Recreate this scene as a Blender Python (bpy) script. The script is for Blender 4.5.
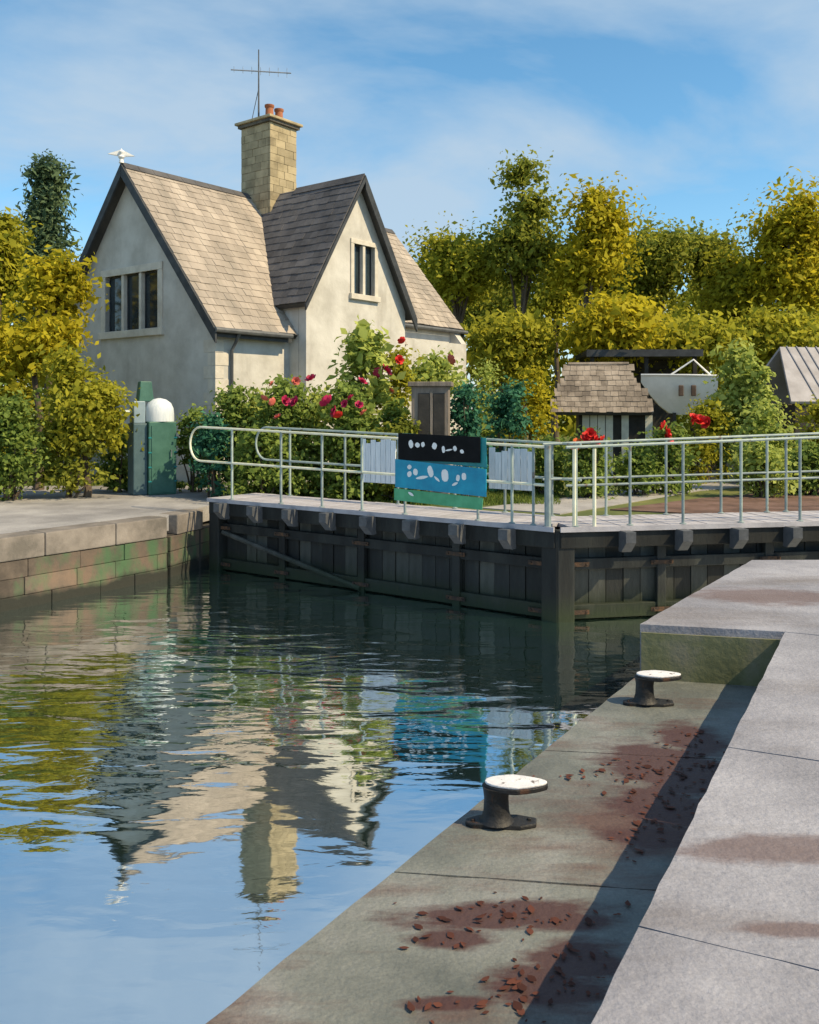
import bpy, bmesh, math, random
import numpy as np
from mathutils import Vector, Matrix
from mathutils.geometry import tessellate_polygon

for o in list(bpy.data.objects):
    bpy.data.objects.remove(o)
scn = bpy.context.scene
COL = scn.collection
R = math.radians

# ------------------------------------------------------------------ camera
EYE = 3.0                       # metres above the water
FPX, HZ, CXP = 900.0, 410.0, 409.5
cam_d = bpy.data.cameras.new('camera')
cam_d.sensor_fit = 'HORIZONTAL'
cam_d.sensor_width = 36.0
cam_d.lens = FPX / 819.0 * 36.0
cam_d.shift_y = -(512.0 - HZ) / 819.0
cam_d.clip_end = 3000
cam = bpy.data.objects.new('camera', cam_d)
COL.objects.link(cam)
cam.location = (0, 0, EYE)
cam.rotation_euler = (R(90), 0, 0)
scn.camera = cam
scn.render.resolution_x, scn.render.resolution_y = 819, 1024

# ------------------------------------------------------------------ light
SUN_EL, SUN_AZ = R(46), R(-22)          # azimuth from +X, counter-clockwise
sv = Vector((math.cos(SUN_EL)*math.cos(SUN_AZ), math.cos(SUN_EL)*math.sin(SUN_AZ), math.sin(SUN_EL)))
world = bpy.data.worlds.new('World')
scn.world = world
world.use_nodes = True
nt = world.node_tree
nt.nodes.clear()
W = nt.nodes.new
out = W('ShaderNodeOutputWorld'); bg = W('ShaderNodeBackground')
sky = W('ShaderNodeTexSky'); sky.sky_type = 'NISHITA'; sky.sun_disc = False
sky.sun_elevation = SUN_EL
sky.sun_rotation = R(90) - SUN_AZ
sky.air_density = 1.0; sky.dust_density = 0.15; sky.ozone_density = 4.0
tc = W('ShaderNodeTexCoord'); sep = W('ShaderNodeSeparateXYZ')
nt.links.new(tc.outputs['Generated'], sep.inputs[0])
def wm(op, a, b=None):
    n = W('ShaderNodeMath'); n.operation = op
    for i, v in enumerate((a, b)):
        if v is None: continue
        if isinstance(v, (int, float)): n.inputs[i].default_value = v
        else: nt.links.new(v, n.inputs[i])
    return n.outputs[0]
zc = wm('MAXIMUM', sep.outputs[2], 0.0)
zz = wm('ADD', zc, 0.22)
cmb = W('ShaderNodeCombineXYZ')
nt.links.new(wm('DIVIDE', sep.outputs[0], zz), cmb.inputs[0])
nt.links.new(wm('DIVIDE', sep.outputs[1], zz), cmb.inputs[1])
nz = W('ShaderNodeTexNoise'); nz.inputs['Scale'].default_value = 1.15; nz.inputs['Detail'].default_value = 7
nz.inputs['Roughness'].default_value = 0.55; nz.inputs['Distortion'].default_value = 0.35
mp = W('ShaderNodeMapping'); mp.inputs['Location'].default_value = (2.3, 0.35, 0); mp.inputs['Rotation'].default_value = (0, 0, R(20))
mp.inputs['Scale'].default_value = (0.95, 1.1, 1)
nt.links.new(cmb.outputs[0], mp.inputs[0]); nt.links.new(mp.outputs[0], nz.inputs['Vector'])
rmp = W('ShaderNodeValToRGB')
rmp.color_ramp.elements[0].position = 0.41; rmp.color_ramp.elements[0].color = (0, 0, 0, 1)
rmp.color_ramp.elements[1].position = 0.60; rmp.color_ramp.elements[1].color = (0.82, 0.82, 0.82, 1)
nt.links.new(nz.outputs['Fac'], rmp.inputs[0])
hs = W('ShaderNodeHueSaturation'); hs.inputs['Saturation'].default_value = 1.12; hs.inputs['Hue'].default_value = 0.484; hs.inputs['Value'].default_value = 1.0
nt.links.new(sky.outputs[0], hs.inputs['Color'])
mixc = W('ShaderNodeMixRGB'); mixc.inputs[2].default_value = (2.9, 3.65, 4.4, 1)
nt.links.new(rmp.outputs[0], mixc.inputs[0]); nt.links.new(hs.outputs[0], mixc.inputs[1])
nt.links.new(mixc.outputs[0], bg.inputs[0]); bg.inputs[1].default_value = 0.145
nt.links.new(bg.outputs[0], out.inputs[0])

sun_d = bpy.data.lights.new('sun', 'SUN'); sun_d.energy = 5.0; sun_d.angle = R(0.53)
sun_d.color = (1.0, 0.80, 0.49)
sun = bpy.data.objects.new('sun', sun_d); COL.objects.link(sun)
sun.location = sv * 60
sun.rotation_euler = (-sv).to_track_quat('-Z', 'Y').to_euler()
scn.view_settings.view_transform = 'Standard'
scn.view_settings.look = 'None'
scn.view_settings.exposure = 0.3
scn.view_settings.gamma = 1.0
scn.view_settings.use_curve_mapping = False

# ------------------------------------------------------------------ helpers
def PZ(px, py, z):
    """point on the level z under a pixel"""
    d = FPX * (EYE - z) / (py - HZ)
    return Vector(((px - CXP) / FPX * d, d, z))
def PD(px, py, d):
    return Vector(((px - CXP) / FPX * d, d, EYE - (py - HZ) / FPX * d))

class MB:
    def __init__(s): s.v = []; s.f = []
    def add(s, vs, fs):
        n = len(s.v); s.v += [tuple(v) for v in vs]; s.f += [tuple(i + n for i in f) for f in fs]; return s
    def box(s, c, size, M=None, taper=1.0):
        x, y, z = [a / 2 for a in size]
        vs = []
        for dz in (-1, 1):
            t = taper if dz > 0 else 1.0
            for dx, dy in ((-1, -1), (1, -1), (1, 1), (-1, 1)):
                p = Vector((dx * x * t, dy * y * t, dz * z))
                if M: p = M @ p
                vs.append(p + Vector(c))
        return s.add(vs, [(3, 2, 1, 0), (4, 5, 6, 7), (0, 1, 5, 4), (1, 2, 6, 5), (2, 3, 7, 6), (3, 0, 4, 7)])
    def prism(s, poly, z0, z1):
        """vertical prism from an xy outline"""
        n = len(poly); pv = [Vector((p[0], p[1], 0)) for p in poly]
        area = sum(pv[i].x * pv[(i+1) % n].y - pv[(i+1) % n].x * pv[i].y for i in range(n))
        if area < 0: pv.reverse()
        tr = tessellate_polygon([pv])
        vs = [(p.x, p.y, z0) for p in pv] + [(p.x, p.y, z1) for p in pv]
        fs = []
        for t in tr:
            a, b, c = t
            nrm = (pv[b] - pv[a]).cross(pv[c] - pv[a]).z
            if nrm < 0: a, b, c = c, b, a
            fs.append((a + n, b + n, c + n)); fs.append((c, b, a))
        for i in range(n):
            j = (i + 1) % n
            fs.append((i, j, j + n, i + n))
        return s.add(vs, fs)
    def slab(s, outer, holes, thick_vec):
        """flat 3D outline (with holes) given a thickness"""
        loops = [[Vector(p) for p in outer]] + [[Vector(p) for p in h] for h in holes]
        tr = tessellate_polygon(loops)
        flat = [p for l in loops for p in l]; n = len(flat); T = Vector(thick_vec)
        vs = flat + [p + T for p in flat]; fs = []
        for a, b, c in tr:
            nn = (flat[b] - flat[a]).cross(flat[c] - flat[a])
            if nn.dot(T) > 0: a, b, c = c, b, a
            fs.append((a, b, c)); fs.append((c + n, b + n, a + n))
        k = 0
        for l in loops:
            m = len(l)
            for i in range(m):
                j = (i + 1) % m
                fs.append((k + i, k + j, k + j + n, k + i + n))
            k += m
        return s.add(vs, fs)
    def tube(s, path, r, seg=8, cap=True):
        path = [Vector(p) for p in path]; n = len(path)
        rs = r if isinstance(r, (list, tuple)) else [r] * n
        rings = []
        up = Vector((0, 0, 1)); prev = None
        for i, p in enumerate(path):
            t = (path[min(i+1, n-1)] - path[max(i-1, 0)])
            t = t.normalized() if t.length > 1e-9 else Vector((0, 0, 1))
            if prev is None:
                a = t.cross(up)
                if a.length < 1e-3: a = t.cross(Vector((1, 0, 0)))
            else:
                a = prev - t * prev.dot(t)
                if a.length < 1e-4: a = t.cross(Vector((1, 0, 0)))
            a.normalize(); b = t.cross(a); prev = a
            rings.append([p + (a * math.cos(q) + b * math.sin(q)) * rs[i] for q in [2 * math.pi * k / seg for k in range(seg)]])
        vs = [v for rg in rings for v in rg]; fs = []
        for i in range(n - 1):
            for k in range(seg):
                k2 = (k + 1) % seg
                fs.append((i*seg + k, i*seg + k2, (i+1)*seg + k2, (i+1)*seg + k))
        if cap:
            fs.append(tuple(range(seg - 1, -1, -1))); fs.append(tuple((n-1)*seg + k for k in range(seg)))
        return s.add(vs, fs)
    def lathe(s, prof, c=(0, 0, 0), seg=20, sx=1.0, sy=1.0):
        vs = []; fs = []; n = len(prof)
        for r, z in prof:
            for k in range(seg):
                q = 2 * math.pi * k / seg
                vs.append((c[0] + r * sx * math.cos(q), c[1] + r * sy * math.sin(q), c[2] + z))
        for i in range(n - 1):
            for k in range(seg):
                k2 = (k + 1) % seg
                fs.append((i*seg + k, i*seg + k2, (i+1)*seg + k2, (i+1)*seg + k))
        fs.append(tuple(range(seg - 1, -1, -1))); fs.append(tuple((n-1)*seg + k for k in range(seg)))
        return s.add(vs, fs)
    def mesh(s, name):
        me = bpy.data.meshes.new(name); me.from_pydata(s.v, [], s.f); me.update(); return me

def obj(name, mb, m, parent=None, smooth=False, bevel=0.0, loc=None, recalc=True):
    me = mb.mesh(name) if isinstance(mb, MB) else mb
    if recalc and isinstance(mb, MB):
        bm = bmesh.new(); bm.from_mesh(me); bmesh.ops.recalc_face_normals(bm, faces=bm.faces); bm.to_mesh(me); bm.free()
    if m is not None and not me.materials: me.materials.append(m)
    if smooth:
        me.polygons.foreach_set('use_smooth', [True] * len(me.polygons))
        if hasattr(me, 'set_sharp_from_angle'): me.set_sharp_from_angle(angle=R(38))
    o = bpy.data.objects.new(name, me); COL.objects.link(o)
    if parent is not None: o.parent = parent
    if loc is not None: o.location = loc
    if bevel:
        b = o.modifiers.new('bevel', 'BEVEL'); b.width = bevel; b.segments = 2; b.limit_method = 'ANGLE'
    return o
def tag(o, label=None, cat=None, group=None, kind=None):
    if label: o['label'] = label
    if cat: o['category'] = cat
    if group: o['group'] = group
    if kind: o['kind'] = kind
    return o
def thing(name, label, cat, loc, rz=0.0, group=None):
    o = bpy.data.objects.new(name, None); COL.objects.link(o)
    o.empty_display_size = 0.2
    o.location = loc; o.rotation_euler = (0, 0, rz)
    return tag(o, label, cat, group)
def copy_tree(o, parent=None):
    c = o.copy(); COL.objects.link(c)
    if parent is not None: c.parent = parent
    for ch in list(o.children): copy_tree(ch, c)
    return c

# ------------------------------------------------------------------ materials
def mat(name, cols, scale=3.0, rough=0.8, bump=0.0, bscale=30.0, island=0.0, rand=0.0, stretch=(1, 1, 1),
        detail=6, wet=None, world=False, grit=0.0, metal=0.0, spec=0.4, lo=0.35, hi=0.65, second=None, bdist=0.02, sheen=0):
    m = bpy.data.materials.new(name); m.use_nodes = True
    t = m.node_tree; N = t.nodes.new; L = t.links.new
    b = t.nodes['Principled BSDF']
    b.inputs['Roughness'].default_value = rough; b.inputs['Metallic'].default_value = metal
    b.inputs['Specular IOR Level'].default_value = spec
    co = N('ShaderNodeTexCoord'); mpn = N('ShaderNodeMapping'); mpn.inputs['Scale'].default_value = stretch
    csrc = N('ShaderNodeNewGeometry').outputs['Position'] if world else co.outputs['Object']
    L(csrc, mpn.inputs[0])
    vec = mpn.outputs[0]
    n1 = N('ShaderNodeTexNoise'); n1.inputs['Scale'].default_value = scale; n1.inputs['Detail'].default_value = detail
    n1.inputs['Roughness'].default_value = 0.62
    L(vec, n1.inputs['Vector'])
    rp = N('ShaderNodeValToRGB'); cr = rp.color_ramp
    k = len(cols)
    while len(cr.elements) < k: cr.elements.new(0.5)
    for i, c in enumerate(cols):
        cr.elements[i].position = lo + (hi - lo) * i / max(1, k - 1); cr.elements[i].color = (*c, 1)
    L(n1.outputs['Fac'], rp.inputs[0])
    colr = rp.outputs[0]
    if second:      # (colour, scale, threshold low, high, strength, stretch)
        c2, s2, a, z, st, str2 = second
        mp2 = N('ShaderNodeMapping'); mp2.inputs['Scale'].default_value = str2; mp2.inputs['Location'].default_value = (3.7, 1.9, 5.3)
        L(csrc, mp2.inputs[0])
        n2 = N('ShaderNodeTexNoise'); n2.inputs['Scale'].default_value = s2; n2.inputs['Detail'].default_value = 7; n2.inputs['Roughness'].default_value = 0.65
        L(mp2.outputs[0], n2.inputs['Vector'])
        r2 = N('ShaderNodeMapRange'); r2.inputs['From Min'].default_value = a; r2.inputs['From Max'].default_value = z
        r2.inputs['To Max'].default_value = st
        L(n2.outputs['Fac'], r2.inputs['Value'])
        mx = N('ShaderNodeMixRGB'); mx.inputs[2].default_value = (*c2, 1)
        L(r2.outputs[0], mx.inputs[0]); L(colr, mx.inputs[1]); colr = mx.outputs[0]
    if island or rand:
        src = N('ShaderNodeNewGeometry').outputs['Random Per Island'] if island else N('ShaderNodeObjectInfo').outputs['Random']
        amt = island or rand
        mr = N('ShaderNodeMapRange'); mr.inputs['To Min'].default_value = 1 - amt; mr.inputs['To Max'].default_value = 1 + amt
        L(src, mr.inputs['Value'])
        hsv = N('ShaderNodeHueSaturation'); L(mr.outputs[0], hsv.inputs['Value']); L(colr, hsv.inputs['Color']); colr = hsv.outputs[0]
    if grit:
        ng = N('ShaderNodeTexNoise'); ng.inputs['Scale'].default_value = 55; ng.inputs['Detail'].default_value = 4; ng.inputs['Roughness'].default_value = .8; L(csrc, ng.inputs['Vector'])
        gr = N('ShaderNodeMapRange'); gr.inputs['From Min'].default_value = .32; gr.inputs['From Max'].default_value = .68; gr.inputs['To Min'].default_value = 1 - grit; gr.inputs['To Max'].default_value = 1 + grit
        L(ng.outputs['Fac'], gr.inputs['Value']); gh = N('ShaderNodeHueSaturation'); L(gr.outputs[0], gh.inputs['Value']); L(colr, gh.inputs['Color']); colr = gh.outputs[0]
    if wet:         # dark weed line along the water, ragged by noise: (colour, height, fade)
        sp_ = N('ShaderNodeSeparateXYZ'); L(N('ShaderNodeNewGeometry').outputs['Position'], sp_.inputs[0])
        ma = N('ShaderNodeMath'); ma.operation = 'MULTIPLY_ADD'; ma.inputs[1].default_value = .35; L(n1.outputs['Fac'], ma.inputs[0]); L(sp_.outputs[2], ma.inputs[2])
        wr = N('ShaderNodeMapRange'); wr.inputs['From Min'].default_value = wet[1] + .17 + wet[2]; wr.inputs['From Max'].default_value = wet[1] + .17
        L(ma.outputs[0], wr.inputs['Value'])
        wx = N('ShaderNodeMixRGB'); wx.inputs[2].default_value = (*wet[0], 1); L(wr.outputs[0], wx.inputs[0]); L(colr, wx.inputs[1]); colr = wx.outputs[0]
    L(colr, b.inputs['Base Color'])
    if bump:
        nb = N('ShaderNodeTexNoise'); nb.inputs['Scale'].default_value = bscale; nb.inputs['Detail'].default_value = 8; nb.inputs['Roughness'].default_value = 0.6
        L(vec, nb.inputs['Vector'])
        bp = N('ShaderNodeBump'); bp.inputs['Strength'].default_value = bump; bp.inputs['Distance'].default_value = bdist
        L(nb.outputs['Fac'], bp.inputs['Height']); L(bp.outputs[0], b.inputs['Normal'])
    return m

def add_stains(m, ells, col, strength):
    """brown stains lying where they lie on the paving: noisy ellipses in world metres (x, y, rx, ry, turn)"""
    t = m.node_tree; N = t.nodes.new; L = t.links.new
    b = t.nodes['Principled BSDF']; src = b.inputs['Base Color'].links[0].from_socket
    pos = N('ShaderNodeNewGeometry').outputs['Position']; acc = None
    nz = N('ShaderNodeTexNoise'); nz.inputs['Scale'].default_value = 3.2; nz.inputs['Detail'].default_value = 8; nz.inputs['Roughness'].default_value = .68
    mpz = N('ShaderNodeMapping'); mpz.inputs['Scale'].default_value = (.8, 2.2, 1); L(pos, mpz.inputs[0]); L(mpz.outputs[0], nz.inputs['Vector'])
    for (x, y, rx, ry, a) in ells:
        mp = N('ShaderNodeMapping'); mp.vector_type = 'TEXTURE'
        mp.inputs['Location'].default_value = (x, y, 0); mp.inputs['Rotation'].default_value = (0, 0, a); mp.inputs['Scale'].default_value = (rx, ry, 1e4)
        L(pos, mp.inputs[0])
        ln = N('ShaderNodeVectorMath'); ln.operation = 'LENGTH'; L(mp.outputs[0], ln.inputs[0])
        if acc is None: acc = ln.outputs['Value']
        else:
            mi = N('ShaderNodeMath'); mi.operation = 'MINIMUM'; L(acc, mi.inputs[0]); L(ln.outputs['Value'], mi.inputs[1]); acc = mi.outputs[0]
    ad = N('ShaderNodeMath'); ad.operation = 'MULTIPLY_ADD'; ad.inputs[1].default_value = 2.4; L(nz.outputs['Fac'], ad.inputs[0]); L(acc, ad.inputs[2])
    mr = N('ShaderNodeMapRange'); mr.inputs['From Min'].default_value = 2.75; mr.inputs['From Max'].default_value = 2.1; mr.inputs['To Max'].default_value = strength
    L(ad.outputs[0], mr.inputs['Value'])
    mx = N('ShaderNodeMixRGB'); mx.inputs[2].default_value = (*col, 1); L(mr.outputs[0], mx.inputs[0]); L(src, mx.inputs[1]); L(mx.outputs[0], b.inputs['Base Color'])

def leafmat(name, dark, light, trans=0.35, hue=0.02):
    m = bpy.data.materials.new(name); m.use_nodes = True
    t = m.node_tree; N = t.nodes.new; L = t.links.new
    b = t.nodes['Principled BSDF']; o = t.nodes['Material Output']
    g = N('ShaderNodeNewGeometry'); rp = N('ShaderNodeValToRGB')
    rp.color_ramp.elements[0].color = (*dark, 1); rp.color_ramp.elements[1].color = (*light, 1)
    co = N('ShaderNodeTexCoord'); nz = N('ShaderNodeTexNoise'); nz.inputs['Scale'].default_value = 0.9; nz.inputs['Detail'].default_value = 2
    L(co.outputs['Object'], nz.inputs['Vector'])
    mx = N('ShaderNodeMath'); mx.operation = 'MULTIPLY_ADD'; mx.inputs[1].default_value = 0.55
    L(g.outputs['Random Per Island'], mx.inputs[0])
    m2 = N('ShaderNodeMapRange'); m2.inputs['From Min'].default_value = 0.3; m2.inputs['From Max'].default_value = 0.7; m2.inputs['To Max'].default_value = 0.5
    L(nz.outputs['Fac'], m2.inputs['Value']); L(m2.outputs[0], mx.inputs[2]); L(mx.outputs[0], rp.inputs[0])
    L(rp.outputs[0], b.inputs['Base Color']); b.inputs['Roughness'].default_value = 0.75; b.inputs['Specular IOR Level'].default_value = 0.15
    tr = N('ShaderNodeBsdfTranslucent'); L(rp.outputs[0], tr.inputs['Color'])
    ms = N('ShaderNodeMixShader'); ms.inputs[0].default_value = trans
    L(b.outputs[0], ms.inputs[1]); L(tr.outputs[0], ms.inputs[2]); L(ms.outputs[0], o.inputs['Surface'])
    return m

M = {}
M['quay'] = mat('pale_concrete', [(.185,.185,.215), (.26,.26,.30), (.335,.335,.38)], 0.9, .8, .6, 26, grit=.17, second=((.15,.13,.125), .5, .50, .70, .7, (.7, 2.8, 1)))
M['ledge'] = mat('damp_concrete', [(.10,.11,.105), (.16,.17,.16), (.22,.225,.22)], 1.1, .62, .6, 22, grit=.17, second=((.10,.05,.04), .75, .50, .64, .8, (.7, 2.4, 1)))
M['quayleft'] = mat('weathered_concrete', [(.19,.185,.19), (.27,.262,.265), (.36,.35,.35)], 0.8, .85, .4, 20, grit=.2)
M['coping'] = mat('grey_coping_stone', [(.11,.10,.09), (.18,.16,.145), (.24,.215,.195)], 1.6, .85, .7, 11, rand=.10, world=True)
M['block'] = mat('mossy_wall_stone', [(.055,.045,.038), (.10,.08,.065), (.14,.10,.075)], 1.6, .85, .8, 9, rand=.16, world=True, wet=((.018,.02,.016), .14, .12), second=((.05,.12,.055), .9, .50, .60, .85, (1, 1, .5)))
M['core'] = mat('dark_wall_core', [(.03,.03,.028), (.06,.055,.05)], 2, .9, .3, 12)
M['moss'] = mat('mossy_concrete', [(.10,.11,.05), (.16,.165,.085), (.2,.19,.13)], 2.2, .8, .4, 18)
M['grass'] = mat('lawn_soil', [(.05,.075,.018), (.10,.12,.03), (.16,.16,.045)], .7, .95, .5, 12)
M['path'] = mat('gravel_path', [(.27,.26,.26), (.36,.35,.35)], 2.5, .9, .4, 60)
M['earth'] = mat('brown_earth', [(.07,.04,.03), (.13,.075,.055), (.18,.11,.09)], 1.6, .95, .6, 18)
M['timber'] = mat('black_wet_timber', [(.006,.0075,.008), (.013,.016,.0165), (.026,.03,.028)], 3.0, .7, .5, 14, rand=.45, stretch=(1, 1, .25), wet=((.014,.026,.009), .05, .35))
M['timber2'] = mat('weathered_grey_timber', [(.025,.028,.026), (.05,.055,.05), (.085,.09,.085)], 2.5, .75, .5, 14, rand=.3, stretch=(1, 1, .25), wet=((.02,.034,.014), .05, .4))
M['bracket'] = mat('dull_grey_steel', [(.06,.065,.075), (.11,.115,.125)], 6, .55, .2, 30)
M['deckboard'] = mat('pale_deck_board', [(.30,.29,.32), (.42,.41,.45)], 3, .8, .3, 30, rand=.12)
M['rail'] = mat('pale_green_rail_paint', [(.26,.33,.32), (.38,.45,.42)], 6, .5, .08, 60, second=((.16,.09,.05), 7, .60, .68, .8, (1, 1, 1)))
M['railc'] = mat('cream_rail_paint', [(.62,.62,.46), (.78,.77,.62)], 6, .4, .08, 60)
M['post'] = mat('grey_post_paint', [(.17,.22,.23), (.27,.33,.33)], 6, .5, .08, 60, second=((.13,.07,.04), 7, .58, .66, .8, (1, 1, 1)))
M['rust'] = mat('rusty_iron_strap', [(.02,.018,.017), (.06,.035,.022), (.12,.06,.03)], 9, .8, .4, 30)
M['black'] = mat('black_sign_paint', [(.003,.0035,.0045), (.007,.0075,.009)], 5, .7, .05, 60, spec=.15)
M['blue'] = mat('cyan_blue_sign_paint', [(.004,.21,.36), (.008,.30,.46)], 4, .4, .05, 60)
M['teal'] = mat('teal_sign_paint', [(.01,.18,.21), (.02,.26,.28)], 4, .45, .05, 60)
M['green'] = mat('mint_green_paint', [(.05,.27,.13), (.09,.38,.2)], 4, .5, .05, 60)
M['white'] = mat('white_paint', [(.68,.69,.7), (.82,.82,.82)], 4, .5, .05, 60)
M['bluewhite'] = mat('blue_white_paint', [(.55,.62,.68), (.74,.78,.82)], 5, .55, .1, 40, stretch=(6, 6, .6), rand=.08)
M['wall'] = mat('cream_limewash', [(.44,.425,.395), (.52,.505,.475), (.59,.575,.545)], 1.4, .9, .35, 9, second=((.33,.305,.27), 1.3, .54, .72, .7, (1, 1, .22)))
M['stone'] = mat('pale_window_stone', [(.50,.46,.40), (.64,.60,.53)], 3, .85, .3, 20)
M['slate'] = mat('pinkish_stone_slate', [(.25,.22,.19), (.33,.285,.245), (.40,.35,.30)], .9, .85, .35, 16, island=.13, stretch=(1.6, .35, .35))
M['slate_shade'] = mat('shaded_stone_slate', [(.055,.055,.062), (.09,.088,.095), (.13,.125,.13)], .9, .85, .35, 16, island=.2)  # darker slate copy: shade of the cross gable's left slope put into the colour
M['rooffelt'] = mat('roof_underlay', [(.04,.04,.04), (.07,.065,.06)], 2, .9)
M['barge'] = mat('dark_bargeboard', [(.022,.025,.03), (.05,.055,.062)], 4, .6, .2, 20)
M['gutter'] = mat('grey_gutter', [(.07,.075,.085), (.13,.135,.14)], 4, .5, .1, 30)
M['chim'] = mat('ochre_chimney_stone', [(.26,.215,.135), (.36,.30,.19), (.42,.35,.23)], 2.2, .9, .5, 11, rand=.2)
M['chimcap'] = mat('sooty_cap_stone', [(.07,.068,.066), (.17,.15,.12)], 3, .9, .4, 14)
M['pot'] = mat('terracotta', [(.27,.09,.045), (.38,.15,.075)], 5, .8, .2, 20)
M['metal'] = mat('aerial_metal', [(.35,.36,.38), (.55,.56,.58)], 8, .35, metal=.8)
M['glass'] = mat('dark_window_glass', [(.012,.02,.028), (.03,.045,.055)], 1.3, .06, .04, 3, spec=.7)
M['bark'] = mat('tree_bark', [(.05,.038,.027), (.10,.075,.055), (.15,.115,.085)], 4, .9, .8, 14, stretch=(1, 1, .25))
M['barkp'] = mat('pinkish_bark', [(.20,.11,.07), (.33,.19,.12)], 4, .9, .6, 14, stretch=(1, 1, .25))
M['iron'] = mat('black_bollard_iron', [(.010,.011,.013), (.022,.022,.024)], 7, .55, .4, 30, second=((.08,.035,.018), 9, .58, .68, .7, (1, 1, .6)))
M['captop'] = mat('white_bollard_paint', [(.56,.56,.6), (.72,.72,.74)], 9, .7, .35, 40, second=((.10,.075,.06), 11, .58, .64, .9, (1, 1, 1)))
M['kgreen'] = mat('green_cabinet_paint', [(.035,.11,.085), (.06,.16,.125)], 3, .5, .1, 30)
M['kshade'] = mat('shaded_cabinet_blue', [(.05,.095,.115), (.075,.13,.15)], 3, .55, .1, 30)  # shade on the cabinet's left side, put into the colour as slate blue
M['lant'] = mat('pale_blue_lantern', [(.19,.27,.33), (.27,.35,.41)], 3, .3, .05, 30)
M['thatch'] = mat('grey_shingle', [(.14,.115,.095), (.24,.20,.165), (.33,.28,.235)], 1.6, .9, .5, 20, island=.25)
M['hutdark'] = mat('dark_hut_timber', [(.018,.016,.014), (.04,.036,.03)], 3, .8, .4, 16)
M['hutwhite'] = mat('white_hut_boards', [(.5,.49,.42), (.7,.68,.58)], 3, .8, .2, 20)
M['hull'] = mat('white_boat_gelcoat', [(.68,.67,.63), (.82,.81,.77)], 2, .3, .05, 20)
M['brown'] = mat('brown_varnish', [(.08,.05,.035), (.13,.085,.06)], 4, .5)
M['greyroof'] = mat('lilac_grey_sheet_roof', [(.26,.25,.27), (.36,.35,.38)], 2, .7, .2, 20)
M['cab'] = mat('silvery_oak', [(.15,.125,.105), (.25,.21,.18)], 3, .85, .4, 16, stretch=(2, 2, .3))
M['cabd'] = mat('dark_panel', [(.02,.019,.018), (.045,.04,.036)], 3, .7, .3, 20)
M['stepst'] = mat('pale_step_stone', [(.40,.39,.38), (.54,.53,.52)], 3, .85, .4, 20, rand=.2)
M['gold'] = leafmat('golden_leaves', (.25,.23,.012), (.66,.57,.04), .5)
M['olive'] = leafmat('olive_leaves', (.20,.215,.02), (.55,.52,.055), .52)
M['dark'] = leafmat('dark_leaves', (.125,.165,.025), (.42,.43,.065), .5)
M['conifer'] = leafmat('conifer_needles', (.06,.11,.06), (.17,.24,.12), .3)
M['lime'] = leafmat('lime_leaves', (.23,.31,.05), (.56,.61,.17), .45)
M['mid'] = leafmat('mid_green_leaves', (.10,.165,.03), (.33,.42,.10), .45)
M['tealleaf'] = leafmat('blue_green_leaves', (.03,.12,.075), (.09,.26,.15), .32)
M['blade'] = leafmat('grass_blades', (.06,.11,.02), (.22,.27,.06), .3)
M['litter'] = leafmat('fallen_red_brown_leaves', (.03,.013,.012), (.17,.062,.042), .1)
M['crimson'] = mat('crimson_petals', [(.28,.010,.05), (.48,.02,.09)], 8, .6)
M['magenta'] = mat('magenta_petals', [(.30,.008,.06), (.48,.018,.10)], 8, .6)
M['red'] = mat('scarlet_petals', [(.48,.012,.015), (.66,.03,.02)], 8, .6)
M['orange'] = mat('orange_petals', [(.6,.09,.015), (.75,.15,.03)], 8, .6)
M['coral'] = mat('coral_petals', [(.5,.10,.08), (.62,.16,.12)], 8, .6)

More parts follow.
